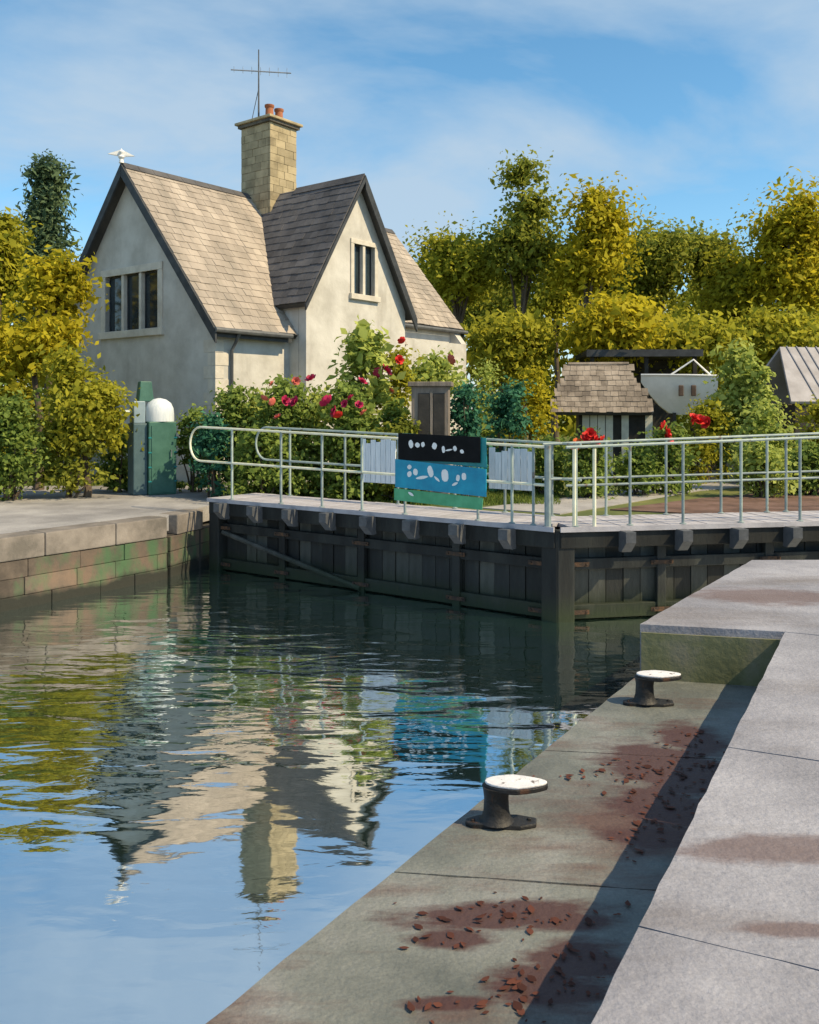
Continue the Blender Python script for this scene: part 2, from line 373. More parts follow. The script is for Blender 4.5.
# water: dark green body with a mirror-like rippled skin
def water_material():
    m = bpy.data.materials.new('lock_water'); m.use_nodes = True
    t = m.node_tree; N = t.nodes.new; L = t.links.new
    t.nodes.remove(t.nodes['Principled BSDF']); o = t.nodes['Material Output']
    co = N('ShaderNodeTexCoord')
    def noise(scale, stretch, rot, detail=3):
        mp = N('ShaderNodeMapping'); mp.inputs['Scale'].default_value = stretch; mp.inputs['Rotation'].default_value = (0, 0, rot)
        L(co.outputs['Object'], mp.inputs[0])
        n = N('ShaderNodeTexNoise'); n.inputs['Scale'].default_value = scale; n.inputs['Detail'].default_value = detail
        n.inputs['Roughness'].default_value = 0.5; n.inputs['Distortion'].default_value = 0.4
        L(mp.outputs[0], n.inputs['Vector']); return n.outputs['Fac']
    a = noise(1.5, (.55, 1.5, 1), R(6), 2)
    b = noise(5.5, (.55, 1.2, 1), R(-12), 3)
    c = noise(.35, (1, 1, 1), 0, 2)
    mb_ = N('ShaderNodeMath'); mb_.operation = 'MULTIPLY'; mb_.inputs[1].default_value = 0.16; L(b, mb_.inputs[0])
    ad = N('ShaderNodeMath'); ad.operation = 'ADD'; L(a, ad.inputs[0]); L(mb_.outputs[0], ad.inputs[1])
    mr = N('ShaderNodeMapRange'); mr.inputs['From Min'].default_value = .35; mr.inputs['From Max'].default_value = .65
    mr.inputs['To Min'].default_value = .45; mr.inputs['To Max'].default_value = 1.0; L(c, mr.inputs['Value'])
    mu = N('ShaderNodeMath'); mu.operation = 'MULTIPLY'; L(ad.outputs[0], mu.inputs[0]); L(mr.outputs[0], mu.inputs[1])
    bp = N('ShaderNodeBump'); bp.inputs['Strength'].default_value = 1.0; bp.inputs['Distance'].default_value = WAVE
    L(ad.outputs[0], bp.inputs['Height'])
    # calmer water in the lee of the near quay
    cy = N('ShaderNodeMath'); cy.operation = 'MULTIPLY_ADD'; cy.inputs[1].default_value = 3.0; L(c, cy.inputs[0])
    dt = N('ShaderNodeVectorMath'); dt.operation = 'DOT_PRODUCT'; dt.inputs[1].default_value = (-.563, .826, 0); L(co.outputs['Object'], dt.inputs[0]); L(dt.outputs['Value'], cy.inputs[2])
    lee = N('ShaderNodeMapRange'); lee.inputs['From Min'].default_value = 7.4; lee.inputs['From Max'].default_value = 9.2; lee.inputs['To Min'].default_value = .22; L(cy.outputs[0], lee.inputs['Value'])
    st_ = N('ShaderNodeMath'); st_.operation = 'MULTIPLY'; L(mr.outputs[0], st_.inputs[0]); L(lee.outputs[0], st_.inputs[1])
    L(st_.outputs[0], bp.inputs['Strength'])
    gl = N('ShaderNodeBsdfGlossy'); gl.inputs['Roughness'].default_value = .03; gl.inputs['Color'].default_value = (.92, .96, 1, 1)
    df = N('ShaderNodeBsdfDiffuse'); df.inputs['Color'].default_value = (.018, .05, .042, 1)
    L(bp.outputs[0], gl.inputs['Normal'])
    fr = N('ShaderNodeFresnel'); fr.inputs['IOR'].default_value = 1.33; L(bp.outputs[0], fr.inputs['Normal'])
    m3 = N('ShaderNodeMapRange'); m3.inputs['From Max'].default_value = .45; m3.inputs['To Min'].default_value = .78; m3.inputs['To Max'].default_value = .94
    L(fr.outputs[0], m3.inputs['Value'])
    ms = N('ShaderNodeMixShader'); L(m3.outputs[0], ms.inputs[0]); L(df.outputs[0], ms.inputs[1]); L(gl.outputs[0], ms.inputs[2])
    L(ms.outputs[0], o.inputs['Surface'])
    return m
WAVE = 0.04
M['water'] = water_material()

# ------------------------------------------------------------------ the setting
GZ, LZ = 1.1, 0.62                 # quay level and ledge level
# water outline
K0 = PZ(0, 538, GZ); K1 = PZ(166, 517, GZ)                # left bank top edge
ldir = (K1 - K0).normalized()
K_far = K0 - ldir * 140
HEEL = Vector((-3.73, 17.0, 0)); MITRE = Vector((2.1, 12.75, 0)); HEELR = Vector((8.6, 13.95, 0))
A0 = PZ(205, 1024, LZ); A1 = PZ(634, 678, LZ)              # ledge water edge
adir = (A1 - A0).normalized()
A_far = A0 - adir * 140
B0 = PZ(590, 1024, GZ); B1 = PZ(785, 632, GZ)              # raised quay edge
bdir = (B1 - B0).normalized()
B_far = B0 - bdir * 140
C0 = PZ(640, 624, GZ); C1 = PZ(752, 560, GZ)               # raised quay, water side beyond the ledge
C2 = PZ(1060, 559, GZ)
rim_l = [(-3.95, 17.2), (-3.45, 18.9), (2.6, 14.9), (9.3, 16.1), (9.3, 11.3)]
rim_g = [(-4.6, 17.2), (-4.1, 19.2)] + rim_l[2:]
land = [K_far.xy, K0.xy, K1.xy] + [Vector(p) for p in rim_l] + [C1.xy, C0.xy]
land += [(A1 + Vector((.02, 0, 0))).xy, A0.xy, A_far.xy, Vector((600, -300)), Vector((900, 900)), Vector((-900, 900)), Vector((-600, -300))]
# the lawn sheet lies just under the paving
gl = [K_far.xy + Vector((-.6, .4)), K0.xy + Vector((-.5, .35)), K1.xy + Vector((-.45, .1))] + [Vector(p) for p in rim_g[:4]] + \
     [Vector((9.3, 11.2)), C1.xy + Vector((.5, -.35)), B1.xy + Vector((.6, 0)), B_far.xy + Vector((.6, 0)), Vector((600, -300)), Vector((900, 900)), Vector((-900, 900)), Vector((-600, -300))]
tag(obj('ground', MB().prism(gl, -1.6, GZ - 0.05), M['grass']), kind='structure')
tag(obj('water', MB().add([(-400, -300, 0), (60, -300, 0), (60, 40, 0), (-400, 40, 0)], [(0, 1, 2, 3)]), M['water']), kind='structure')
tag(obj('canal_bed', MB().add([(-400, -300, -1.5), (60, -300, -1.5), (60, 40, -1.5), (-400, 40, -1.5)], [(0, 1, 2, 3)]), M['core']), kind='structure')

def lerp(a, b, t): return a + (b - a) * t
def stain_list(px, z):
    out_ = []
    for (x, y, hw, hh) in px:
        p = PZ(x, y, z); q = PZ(x + hw, y, z); r_ = PZ(x, y - hh, z)
        out_.append((p.x, p.y, (q - p).length, (r_ - p).length, R(rg_st.uniform(-8, 8))))
    return out_
rg_st = random.Random(2)
add_stains(M['ledge'], stain_list([(668, 768, 55, 22), (690, 740, 30, 14), (660, 806, 46, 16), (650, 838, 38, 10), (500, 915, 88, 11), (570, 922, 40, 8), (455, 938, 36, 8), (548, 985, 60, 16), (580, 960, 40, 18), (450, 1003, 40, 6)], LZ), (.062, .026, .024), .93)
add_stains(M['quay'], stain_list([(790, 850, 95, 10), (770, 596, 60, 6), (800, 930, 50, 7)], GZ), (.12, .075, .07), .7)
def rough_edge(p, q, amp, seed, step=.16):
    """points from p to q with small worn irregularities"""
    rg_ = random.Random(seed); d = q - p; n_ = max(1, int(d.length / step)); nn_ = Vector((-d.y, d.x, 0)).normalized()
    return [(p + d * (i / n_) + nn_ * (rg_.uniform(-amp, amp) if 0 < i < n_ else 0)).xy for i in range(n_ + 1)]
# ledge: bays of concrete with open joints, broad side to the water
ledge = bpy.data.objects.new('ledge', None); COL.objects.link(ledge); tag(ledge, kind='structure')
def edge_pt(p0, d, s): return (p0 + d * s)
bays = [-14, -10.5, -7.2, -4.2, -1.25, 1.55]
tA = (A1 - A0).length
sA = [-16, -11, -7, -3.6, -.9, 1.35, 3.3, tA]
# matching stations on the landward edge (under the raised quay)
L0 = B0 + Vector((.25, -.1, 0)); L1 = PZ(800, 688, LZ) 
for i in range(len(sA) - 1):
    g = .006
    a, b = sA[i] + g, sA[i+1] - (g if i < len(sA) - 2 else 0)
    p, q = A0 + adir * a, A0 + adir * b
    r_, s_ = p + Vector((2.6 - .0*i, -.35, 0)), q + Vector((2.6, -.35, 0))
    obj('concrete_bay', MB().prism(rough_edge(p, r_, .006, i) + rough_edge(s_, q, .006, i + 50) + rough_edge(q, p, .006, i + 90)[1:-1], -1.5, LZ), M['ledge'], ledge, bevel=.014)
# raised quay on the near side
quay = bpy.data.objects.new('quay', None); COL.objects.link(quay); tag(quay, kind='structure')
sB = [-14, -9, -5, -2, .6, 2.6, (B1 - B0).length]
for i in range(len(sB) - 1):
    g = .005
    p, q = B0 + bdir * (sB[i] + g), B0 + bdir * (sB[i+1] - g)
    obj('concrete_bay', MB().prism(rough_edge(p, p + Vector((5.5, -2.6, 0)), .006, i) + rough_edge(q + Vector((5.5, -2.6, 0)), q, .006, i + 30) + rough_edge(q, p, .005, i + 60)[1:-1], -1.5, GZ), M['quay'], quay, bevel=.022)
# block between the ledge and the gate recess
bmid = lerp(C0, C1, .0)
e1 = B1 + Vector((.005, .012, 0)); far_r = Vector((9.3, 9.2, 0))
obj('concrete_bay', MB().prism(rough_edge(C0, e1, .004, 7) + [(e1 + Vector((5.5, -2.6, 0))).xy, Vector((14, 9)), Vector((14, 11.2)), C2.xy] + rough_edge(C1, C0, .005, 8)[:-1], -1.5, GZ), M['quay'], quay, bevel=.022)
fn = Vector((e1.y - C0.y, -(e1.x - C0.x), 0)).normalized()
fa, fb = C0 + Vector((.01, 0, 0)), e1 + Vector((.9, .9 * (e1.y - C0.y) / (e1.x - C0.x), 0))
facem = obj('algae_face', MB().prism([fa.xy, fb.xy, (fb + fn * .022).xy, (fa + fn * .022).xy], LZ - .4, GZ - .07), M['moss'], quay)
# gate recess, right side wall of the chamber end
obj('recess_wall', MB().prism([(9.3, 11.3), (14, 11.3), (14, 17), (9.3, 16.3)], -1.5, GZ), M['quay'], quay, bevel=.02)

# left quay: paving slab, coping stones, coursed blocks
lq = bpy.data.objects.new('left_quay', None); COL.objects.link(lq); tag(lq, kind='structure')
nrm = Vector((-ldir.y, ldir.x, 0))
back = [PZ(232, 478, GZ).xy, PZ(120, 484, GZ).xy, PZ(-30, 487, GZ).xy, PZ(-400, 520, GZ).xy, (K0 - ldir * 40 + nrm * 5).xy]
inl = .42
paving = [(K0 - ldir * 40 + nrm * inl).xy, (K1 + nrm * inl - ldir*.0).xy, Vector((-4.35, 16.4)), Vector((-4.0, 17.9)), Vector((-3.5, 18.8))] + back
obj('paving', MB().prism(paving, GZ - .3, GZ - .004), M['quayleft'], lq)
obj('wall_core', MB().prism([(K0 - ldir * 40 + nrm * .08).xy, (K1 + nrm * .08 - ldir * .06).xy, (-3.98, 17.1), (-3.5, 18.8), (-4.5, 18.9), (K1 + nrm * .5).xy, (K0 - ldir * 40 + nrm * .5).xy], -1.5, GZ - .36), M['core'], lq)
rng = random.Random(5)
ang = math.atan2(ldir.y, ldir.x)
RL = Matrix.Rotation(ang, 4, 'Z')
s = 0.0; k = 0
Lk = (K1 - K0).length
while s < 26:
    w = rng.uniform(.95, 1.35)
    if k == 0: w = 1.1
    c = K1 - ldir * (s + w / 2) + nrm * (inl / 2 - .02)
    o = obj('coping_stone', MB().box((0, 0, 0), (w - .012, inl + .04, .36), taper=1.0), M['coping'], lq, bevel=.02)
    o.location = (c.x, c.y, GZ - .18 + rng.uniform(-.004, .004)); o.rotation_euler = (0, 0, ang + rng.uniform(-.004, .004))
    s += w; k += 1
for row in range(4):
    s = -.02 + (0.23 if row % 2 else 0); z1 = GZ - .37 - row * .27
    if row % 2:
        c = K1 - ldir * .105 + nrm * .06
        o = obj('wall_block', MB().box((0, 0, 0), (.21, .16, .262)), M['block'], lq, bevel=.012); o.location = (c.x, c.y, z1 - .133); o.rotation_euler = (0, 0, ang)
    while s < (14 if row < 3 else 9):
        w = rng.uniform(.6, .95)
        c = K1 - ldir * (s + w / 2) + nrm * (.06 + rng.uniform(-.008, .008))
        o = obj('wall_block', MB().box((0, 0, 0), (w - .006, .16, .266)), M['block'], lq, bevel=.012)
        o.location = (c.x, c.y, z1 - .133); o.rotation_euler = (0, 0, ang)
        s += w
# end coping over the gate recess
rd = Vector((-3.95, 17.2, 0)) - Vector((K1.x, K1.y, 0)); rl_ = rd.length; rd.normalize(); rn = Vector((-rd.y, rd.x, 0))
for i in range(2):
    w = (rl_ - .36) / 2
    c = Vector((K1.x, K1.y, 0)) + rd * (.36 + w * (i + .5)) + rn * .2
    o = obj('coping_stone', MB().box((0, 0, 0), (w - .01, .42, .36)), M['coping'], lq, bevel=.02)
    o.location = (c.x, c.y, GZ - .181); o.rotation_euler = (0, 0, math.atan2(rd.y, rd.x))
for row in range(4):
    s = 0.15
    while s < rl_ - .1:
        w = .5
        c = Vector((K1.x, K1.y, 0)) + rd * (s + w / 2) + rn * .07
        o = obj('wall_block', MB().box((0, 0, 0), (w - .012, .14, .262)), M['block'], lq, bevel=.012)
        o.location = (c.x, c.y, GZ - .37 - row * .27 - .133); o.rotation_euler = (0, 0, math.atan2(rd.y, rd.x)); s += w

# garden paths behind the gates
def sheet(name, pts, z, m):
    return tag(obj(name, MB().prism([p.xy for p in pts], GZ - .2, z), m), kind='structure')
sheet('path', [PZ(560, 512, GZ), PZ(700, 489, GZ), PZ(900, 474, GZ), PZ(1100, 470, GZ), PZ(1100, 464, GZ), PZ(880, 466, GZ), PZ(700, 478, GZ), PZ(560, 497, GZ), PZ(480, 506, GZ)], GZ - .03, M['path'])
sheet('earth_bed', [PZ(610, 508, GZ), PZ(700, 497, GZ), PZ(840, 486, GZ), PZ(1000, 482, GZ), PZ(1000, 508, GZ), PZ(740, 514, GZ)], GZ - .024, M['earth'])

# ------------------------------------------------------------------ lock gates
def make_gate(name, label, heel, mitre, flip, rise, hoop, posts_f, posts_b):
    d = mitre - heel; L = d.length; rz = math.atan2(d.y, d.x)
    sgn = -1.0 if flip else 1.0                      # +1: local +y is away from the camera
    t = thing(name, label, 'lock gate', (heel.x, heel.y, 0), rz)
    Y = lambda a: a * sgn
    rg = random.Random(11 + int(flip))
    DZ = 1.35
    # deck boards
    w = .19; n = int(L / w)
    me = MB().box((0, 0, 0), (w - .008, 1.24, .055)).mesh('deck_board'); me.materials.append(M['deckboard'])
    for i in range(n):
        o = obj('deck_board', me, None, t); o.location = (w * (i + .5), Y(.52), DZ - .0275 + rg.uniform(-.003, .003))
    obj('edge_beam', MB().box((L / 2, Y(-.02), DZ - .185), (L - .02, .14, .24)), M['timber'], t, bevel=.012)
    obj('edge_strip', MB().box((L / 2, Y(-.115), DZ - .035), (L, .03, .07)), M['deckboard'], t)
    obj('rear_beam', MB().box((L / 2, Y(1.02), DZ - .185), (L - .02, .14, .24)), M['timber'], t)
    # cantilever brackets
    nb = int(L / .86)
    bmme = MB().slab([(0, 0, .0), (0, -.26, .0), (0, -.26, -.15), (0, -.10, -.30), (0, 0, -.30)], [], (.15, 0, 0)).mesh('bracket'); bmme.materials.append(M['bracket'])
    for i in range(nb):
        o = obj('bracket', bmme, None, t); o.location = (.42 + .86 * i, 0, DZ - .062)
        if flip: o.scale = (1, -1, 1)
        o.location.y = Y(-.08)
    # gate leaf: vertical planks with rails and posts in front
    pw = .265; n = int((L - .5) / pw); light = {3: 1, 7: 1, 8: 1, 13: 1, 14: 1, 19: 1}
    pm = MB().box((0, 0, 0), (pw - .012, .07, 2.35)).mesh('plank')
    pm2 = MB().box((0, 0, 0), (pw - .012, .07, 2.35)).mesh('plank')
    pm.materials.append(M['timber']); pm2.materials.append(M['timber2'])
    for i in range(n):
        lt = rg.random() < .3
        o = obj('plank', pm2 if lt else pm, None, t)
        o.location = (.27 + pw * (i + .5), Y(.16 + rg.uniform(-.012, .012)), -.12)
    for z, h in ((.80, .16), (.12, .2), (-.75, .2)):
        obj('cross_rail', MB().box((L / 2, Y(.08), z), (L - .3, .1, h)), M['timber'], t, bevel=.01)
    for x in (L * .25, L * .5, L * .76):
        obj('upright', MB().box((x, Y(.055), .45), (.14, .09, 1.35)), M['timber'], t, bevel=.01)
    obj('mitre_post', MB().box((L - .10, Y(.1), .0), (.26, .34, 2.62)), M['timber'], t, bevel=.02)
    obj('heel_post', MB().box((.12, Y(.1), .0), (.26, .34, 2.62)), M['timber'], t, bevel=.02)
    for x in (L * .25, L * .5, L * .76, .32, L - .30):
        for z in (.80, .12):
            st_ = obj('strap', MB().box((x, Y(.0), z), (.34, .016, .06)), M['rust'], t)
            for dx in (-.13, .13):
                obj('bolt', MB().lathe([(.018, 0), (.018, .018), (.0, .022)], (0, 0, 0), 6), M['rust'], st_).location = (x + dx, Y(-.008), z)
                COL.objects[-1].rotation_euler = (R(90) * sgn, 0, 0)
    p0, p1 = Vector((.3, Y(.0), .72)), Vector((L * .5, Y(.0), .05))
    obj('brace', MB().tube([p0, p1], .045, 6), M['timber2'], t)
    # railings on both edges
    H = lambda x: 1.12 + rise * (1 - x / L)
    for y, pl, name_r, mt in ((-.07, posts_f, 'front_rail', M['rail']), (1.08, posts_b, 'rear_rail', M['rail'])):
        x0 = -.25 if y < 0 else .35; x1 = L - .1 if y < 0 else L - .15
        top = [(x, Y(y), DZ + H(x)) for x in np.linspace(x0, x1, 14)]
        low = [(x, Y(y), DZ + .5 * H(x) + .02) for x in np.linspace(x1, x0, 14)]
        if hoop:
            hc = []
            zt, zl = DZ + H(x0), DZ + .5 * H(x0) + .02
            for a in range(1, 10):
                q = math.pi * a / 10
                hc.append((x0 - math.sin(q) * (zt - zl) / 2 * .9, Y(y), (zt + zl) / 2 - math.cos(q) * (zt - zl) / 2))
            obj(name_r, MB().tube(low + hc + top, .021, 8), M['railc' if y < 0 else 'rail'], t, smooth=True)
        else:
            obj(name_r, MB().tube(top, .021, 8), M['rail'], t, smooth=True)
            obj('middle_rail', MB().tube(low, .017, 8), M['post'], t, smooth=True)
        for i, x in enumerate(pl):
            r_ = .022
            obj('post', MB().tube([(x, Y(y), DZ - .05), (x, Y(y), DZ + H(x) - .01)], r_, 8), M['post' if i % 3 else 'rail'], t, smooth=True)
            obj('post_foot', MB().lathe([(.05, 0), (.05, .012), (.03, .02)], (x, Y(y), DZ), 10), M['post'], t)
    return t, L
dl = (MITRE - HEEL); Ll = dl.length; gdir = dl.normalized(); gback = Vector((-gdir.y, gdir.x, 0))
def on_gate(px, heel=HEEL, gd=gdir, yoff=-.07, gb=gback):
    """distance along the gate where a pixel column meets its front edge"""
    k_ = (px - CXP) / FPX; h = heel + gb * yoff
    return (k_ * h.y - h.x) / (gd.x - k_ * gd.y)
pf = [on_gate(x) for x in (232, 281, 322, 362, 405, 478, 512)] + [Ll - .35]
pb = [on_gate(x, yoff=1.08) for x in (290, 345, 398, 455, 505, 552)]
gateL, _ = make_gate('lock_gate', 'long black timber lock gate with hooped railing carrying the black and blue boards', HEEL, MITRE, False, .2, True, pf, pb)
dr = (MITRE - HEELR); Lr = dr.length; gdr = dr.normalized(); gbr = Vector((gdr.y, -gdr.x, 0))
pf = [on_gate(x, HEELR, gdr, -.07, gbr) for x in (576, 630, 683, 741, 800, 870)]
pb = [on_gate(x, HEELR, gdr, 1.08, gbr) for x in (606, 666, 721, 767, 786, 850)]
gateR, _ = make_gate('lock_gate', 'shorter black timber lock gate on the right, meeting the pale quay', HEELR, MITRE, True, .2, False, pf, pb)
o = obj('gate_stanchion', MB().tube([(Ll - .12, -.07, 1.3), (Ll - .12, -.07, 2.5)], .05, 8), M['post'], gateL, smooth=True)
for x in (.22, .52):
    obj('latch_post', MB().tube([(Lr - x, .07, 1.3), (Lr - x, .07, 2.45)], .028, 8), M['railc'], gateR, smooth=True)

# boards hung on the front rail of the left gate
def gate_pt(px, py, yoff):
    s_ = on_gate(px, yoff=yoff); p = HEEL + gdir * s_ + gback * yoff
    return Vector((s_, yoff, EYE - (py - HZ) / FPX * p.y))
def board(name, label, cat, quad, yoff, m, th=.02):
    pts = [gate_pt(x, y, yoff) for x, y in quad]
    base = sum((Vector((p.x, 0, 0)) for p in pts), Vector()) / 4
    zb = min(p.z for p in pts)
    t = thing(name, label, cat, HEEL + gdir * base.x + gback * yoff + Vector((0, 0, zb)), math.atan2(gdir.y, gdir.x))
    loc = [p - Vector((base.x, yoff, zb)) for p in pts]
    obj('panel', MB().slab(loc, [], (0, th, 0)), m, t, bevel=.004)
    return t, base.x, zb
def marks(t, bx, zb, yoff, dabs, m):
    """white dabs of illegible lettering: thin raised strokes"""
    for (px, py, w, h, rot) in dabs:
        c = gate_pt(px, py, yoff) - Vector((bx, yoff, zb))
        sc = 15.2 / FPX
        a, b = w * sc / 2 * 1.25, h * sc / 2
        ring = []
        for q in range(10):
            an = 2 * math.pi * q / 10; ex = 1 + .18 * math.sin(an * 2 + px)
            u, v = a * math.cos(an) * ex, b * math.sin(an)
            ring.append(c + Vector((u * math.cos(rot) - v * math.sin(rot), -.004, u * math.sin(rot) + v * math.cos(rot))))
        obj('lettering_stroke', MB().slab(ring, [], (0, .004, 0)), m, t)
YB = -.125
t, bx, zb = board('name_board', 'black board with a row of white marks on the gate railing', 'sign', [(398, 433), (480, 437), (480, 463), (398, 460)], YB, M['black'])
marks(t, bx, zb, YB, [(411, 444, 4, 8, 0), (417.5, 445, 4, 5, .3), (423, 444.5, 3, 5, -.3), (434.5, 446, 4, 6.5, .2), (443.5, 449.5, 3, 6.5, 0), (449, 450, 6, 1.6, .2), (455, 448.5, 3, 5, 0), (462, 451.5, 3.4, 3.6, 0)], M['white'])
YB2 = -.1
t, bx, zb = board('notice_board', 'bright blue board with white marks below the black board on the gate railing', 'sign', [(395, 459), (486, 469), (486, 497), (395, 487)], YB2 - .03, M['blue'])
marks(t, bx, zb, YB2 - .03, [(409.5, 467, 3.5, 4.5, 0), (409.5, 474, 3.5, 6, -.4), (415.5, 472, 4, 6.5, .4), (422, 477.5, 10, 3, .15), (430.5, 471.5, 5, 11, .15), (437, 479, 6, 2.2, -.6), (445, 475.5, 7, 11.5, .2), (458, 478, 3.5, 6, 0), (464, 476.5, 4.5, 6.5, .2), (455, 484, 5, 2.4, .5), (411, 494, 5, 2.6, -.4)], M['white'])
board('backing_board', 'teal backing board showing behind the black and blue boards', 'sign', [(402, 433), (486, 438), (487, 468), (402, 460)], -.095, M['teal'], .012)
board('green_strip', 'mint green strip hanging under the bright blue board', 'sign', [(394, 488), (483, 498), (482, 510), (394, 500)], -.115, M['green'], .012)
# white slatted panels tied to the rear rail
for (x0, x1, y0, y1, lab) in ((361, 396, 441, 484, 'white slatted panel on the rear railing left of the blue board'),
                              (489, 534, 450, 491, 'white slatted panel on the rear railing right of the blue board')):
    yo = 1.04
    a = gate_pt(x0, y0, yo); b = gate_pt(x1, y1, yo); zt, zb = a.z, b.z
    t = thing('slatted_panel', lab, 'panel', HEEL + gdir * a.x + gback * yo + Vector((0, 0, zb)), math.atan2(gdir.y, gdir.x), 'white panels on the rear railing')
    n = 7; w = (b.x - a.x) / n; rg = random.Random(x0)
    for i in range(n):
        h = zt - zb + rg.uniform(-.05, .05)
        obj('slat', MB().box((w * (i + .5), 0, h / 2), (w - .012, .02, h)), M['bluewhite'], t)
    for z in (.12, zt - zb - .15): obj('batten', MB().box((w * n / 2, .022, z), (w * n, .02, .05)), M['white'], t)

# ------------------------------------------------------------------ bollards on the ledge
def bollard(px, py, lab, rz):
    p = PZ(px, py, LZ)
    t = thing('bollard', lab, 'bollard', p, rz, 'mooring bollards on the ledge')
    t.scale = (.9, .9, .9)
    base = [(-.23, -.03), (-.19, -.07), (.12, -.09), (.22, -.05), (.23, .04), (.12, .08), (-.14, .07), (-.22, .02)]
    obj('base_plate', MB().prism(base, 0, .028), M['iron'], t, bevel=.008)
    mb = MB().lathe([(.115, .026), (.095, .045), (.082, .09), (.078, .17), (.085, .225), (.092, .245)], (-.03, 0, 0), 20)
    obj('post', mb, M['iron'], t, smooth=True)
    ring = []
    for q in range(20):
        an = 2 * math.pi * q / 20
        x = .205 * math.cos(an); y = .108 * math.sin(an) * (1 - .35 * max(0, math.cos(an)))
        ring.append((x + .095, y))
    obj('horn', MB().prism(ring, .228, .262), M['iron'], t, bevel=.008)
    obj('cap', MB().prism([(x * .97 + .003, y * .95) for x, y in ring], .262, .278), M['captop'], t, bevel=.006)
    for x, y in ((-.18, -.02), (.18, 0)):
        obj('bolt', MB().lathe([(.014, .028), (.014, .04), (.008, .044)], (x, y, 0), 6), M['iron'], t)
    return t
bollard(501, 824, 'near black bollard with a white top on the ledge', R(-2))
bollard(648, 704, 'far black bollard with a white top, close to the algae-stained step', R(-2))

# ------------------------------------------------------------------ house
HZ0 = GZ
Cn = PD(215, 328, 22.0)
house = thing('house', 'cream cottage with steep slate roofs, tall chimney and two gables behind the gate', 'house', (Cn.x, Cn.y, HZ0), R(52))
EV = Cn.z - HZ0                   # eaves height of the main roof
HWD, RG, HL = 3.84, 8.53, 11.6
slope = (RG - EV) / HWD
def h_obj(name, mb, m, parent=None, **k): return obj(name, mb, m, parent or house, **k)
# main walls
WY, WX = .32, .28
zw = lambda y: EV + slope * min(y, 2 * HWD - y) - .12
yb = 2 * HWD - WY
gw = [(WX, WY, -.05), (WX, yb, -.05), (WX, yb, zw(yb)), (WX, HWD, zw(HWD)), (WX, WY, zw(WY))]
wy0, wy1, wz0, wz1 = 2.62, 5.02, 4.08, 5.62
h_obj('wall', MB().slab(gw, [[(WX, wy0, wz0), (WX, wy1, wz0), (WX, wy1, wz1), (WX, wy0, wz1)]], (.3, 0, 0)), M['wall'])
gw2 = [(HL - WX, p[1], p[2]) for p in gw]
h_obj('wall', MB().slab(gw2, [], (-.3, 0, 0)), M['wall'])
h_obj('wall', MB().box(((HL) / 2, WY + .15, zw(WY) / 2 - .06), (HL - 2 * WX - .6, .298, zw(WY) + .1)), M['wall'])
h_obj('wall', MB().box((HL / 2, yb - .15, zw(yb) / 2), (HL - 2 * WX - .6, .298, zw(yb) + .1)), M['wall'])
# wall of the right bay (slightly set back, taller)
h_obj('wall', MB().box((9.35, .92, (EV + .75) / 2), (3.6, .25, EV + .75)), M['wall'])

def slates(mb, p0, U, V, lu, lv, w=.30, e=.26, seed=0, keep=None, th=.022):
    """overlapping slates on a slope: p0 eave corner, U along the eave, V up the slope"""
    rg = random.Random(seed); U = Vector(U).normalized(); V = Vector(V).normalized(); Nn = U.cross(V)
    if Nn.z < 0: Nn = -Nn
    p0 = Vector(p0); rows = int(math.ceil(lv / e)); cols = int(lu / w) + 1
    for r_ in range(rows):
        off = (.5 * w if r_ % 2 else 0)
        x = -off
        while x < lu - .02:
            ww = w * rg.uniform(.86, 1.14)
            a, b = max(0, x + .004), min(lu, x + ww - .004); x += ww
            if b - a < .05: continue
            if keep and not keep((a + b) / 2, r_ * e): continue
            v0 = r_ * e + rg.uniform(-.018, .018); v1 = min(r_ * e + e * 1.55, lv)
            l0 = .022 + rg.uniform(0, .012); l1 = .006
            q = [p0 + U * a + V * v0 + Nn * l0, p0 + U * b + V * v0 + Nn * (l0 + rg.uniform(-.004, .004)), p0 + U * b + V * v1 + Nn * l1, p0 + U * a + V * v1 + Nn * l1]
            q2 = [c + Nn * th for c in q]
            mb.add(q + q2, [(4, 5, 6, 7), (0, 1, 5, 4), (1, 2, 6, 5), (3, 0, 4, 7)])
    return mb
slen = math.hypot(HWD, RG - EV)
V1 = Vector((0, HWD, RG - EV)); V2 = Vector((0, -HWD, RG - EV))
cut = .62
roofA = h_obj('roof', MB().slab([(0, 0, EV), (7.55, 0, EV), (7.55, cut, EV + slope * cut), (HL, cut, EV + slope * cut), (HL, HWD, RG), (0, HWD, RG)], [], (0, .07, -.09)), M['rooffelt'])
s1 = slates(MB(), (0, 0, EV), (1, 0, 0), V1, HL, slen, seed=3, keep=lambda u, v: not (u > 7.5 and v < cut / HWD * slen - .13))
tag(h_obj('slates', s1, M['slate'], roofA, recalc=False), kind='stuff')
roofA2 = h_obj('roof', MB().slab([(0, 2 * HWD, EV), (HL, 2 * HWD, EV), (HL, HWD, RG), (0, HWD, RG)], [], (0, -.07, -.09)), M['rooffelt'])
tag(h_obj('slates', slates(MB(), (0, 2 * HWD, EV), (1, 0, 0), V2, HL, slen, seed=4), M['slate_shade'], roofA2, recalc=False), kind='stuff')
rgm = random.Random(8)
for i in range(24):
    w = HL / 24
    h_obj('ridge_tile', MB().slab([(w * i, HWD - .17, RG - .10), (w * i, HWD, RG + .085), (w * i, HWD + .17, RG - .10), (w * i, HWD, RG + .01)], [], (w - .01, 0, 0)), M['slate_shade'])
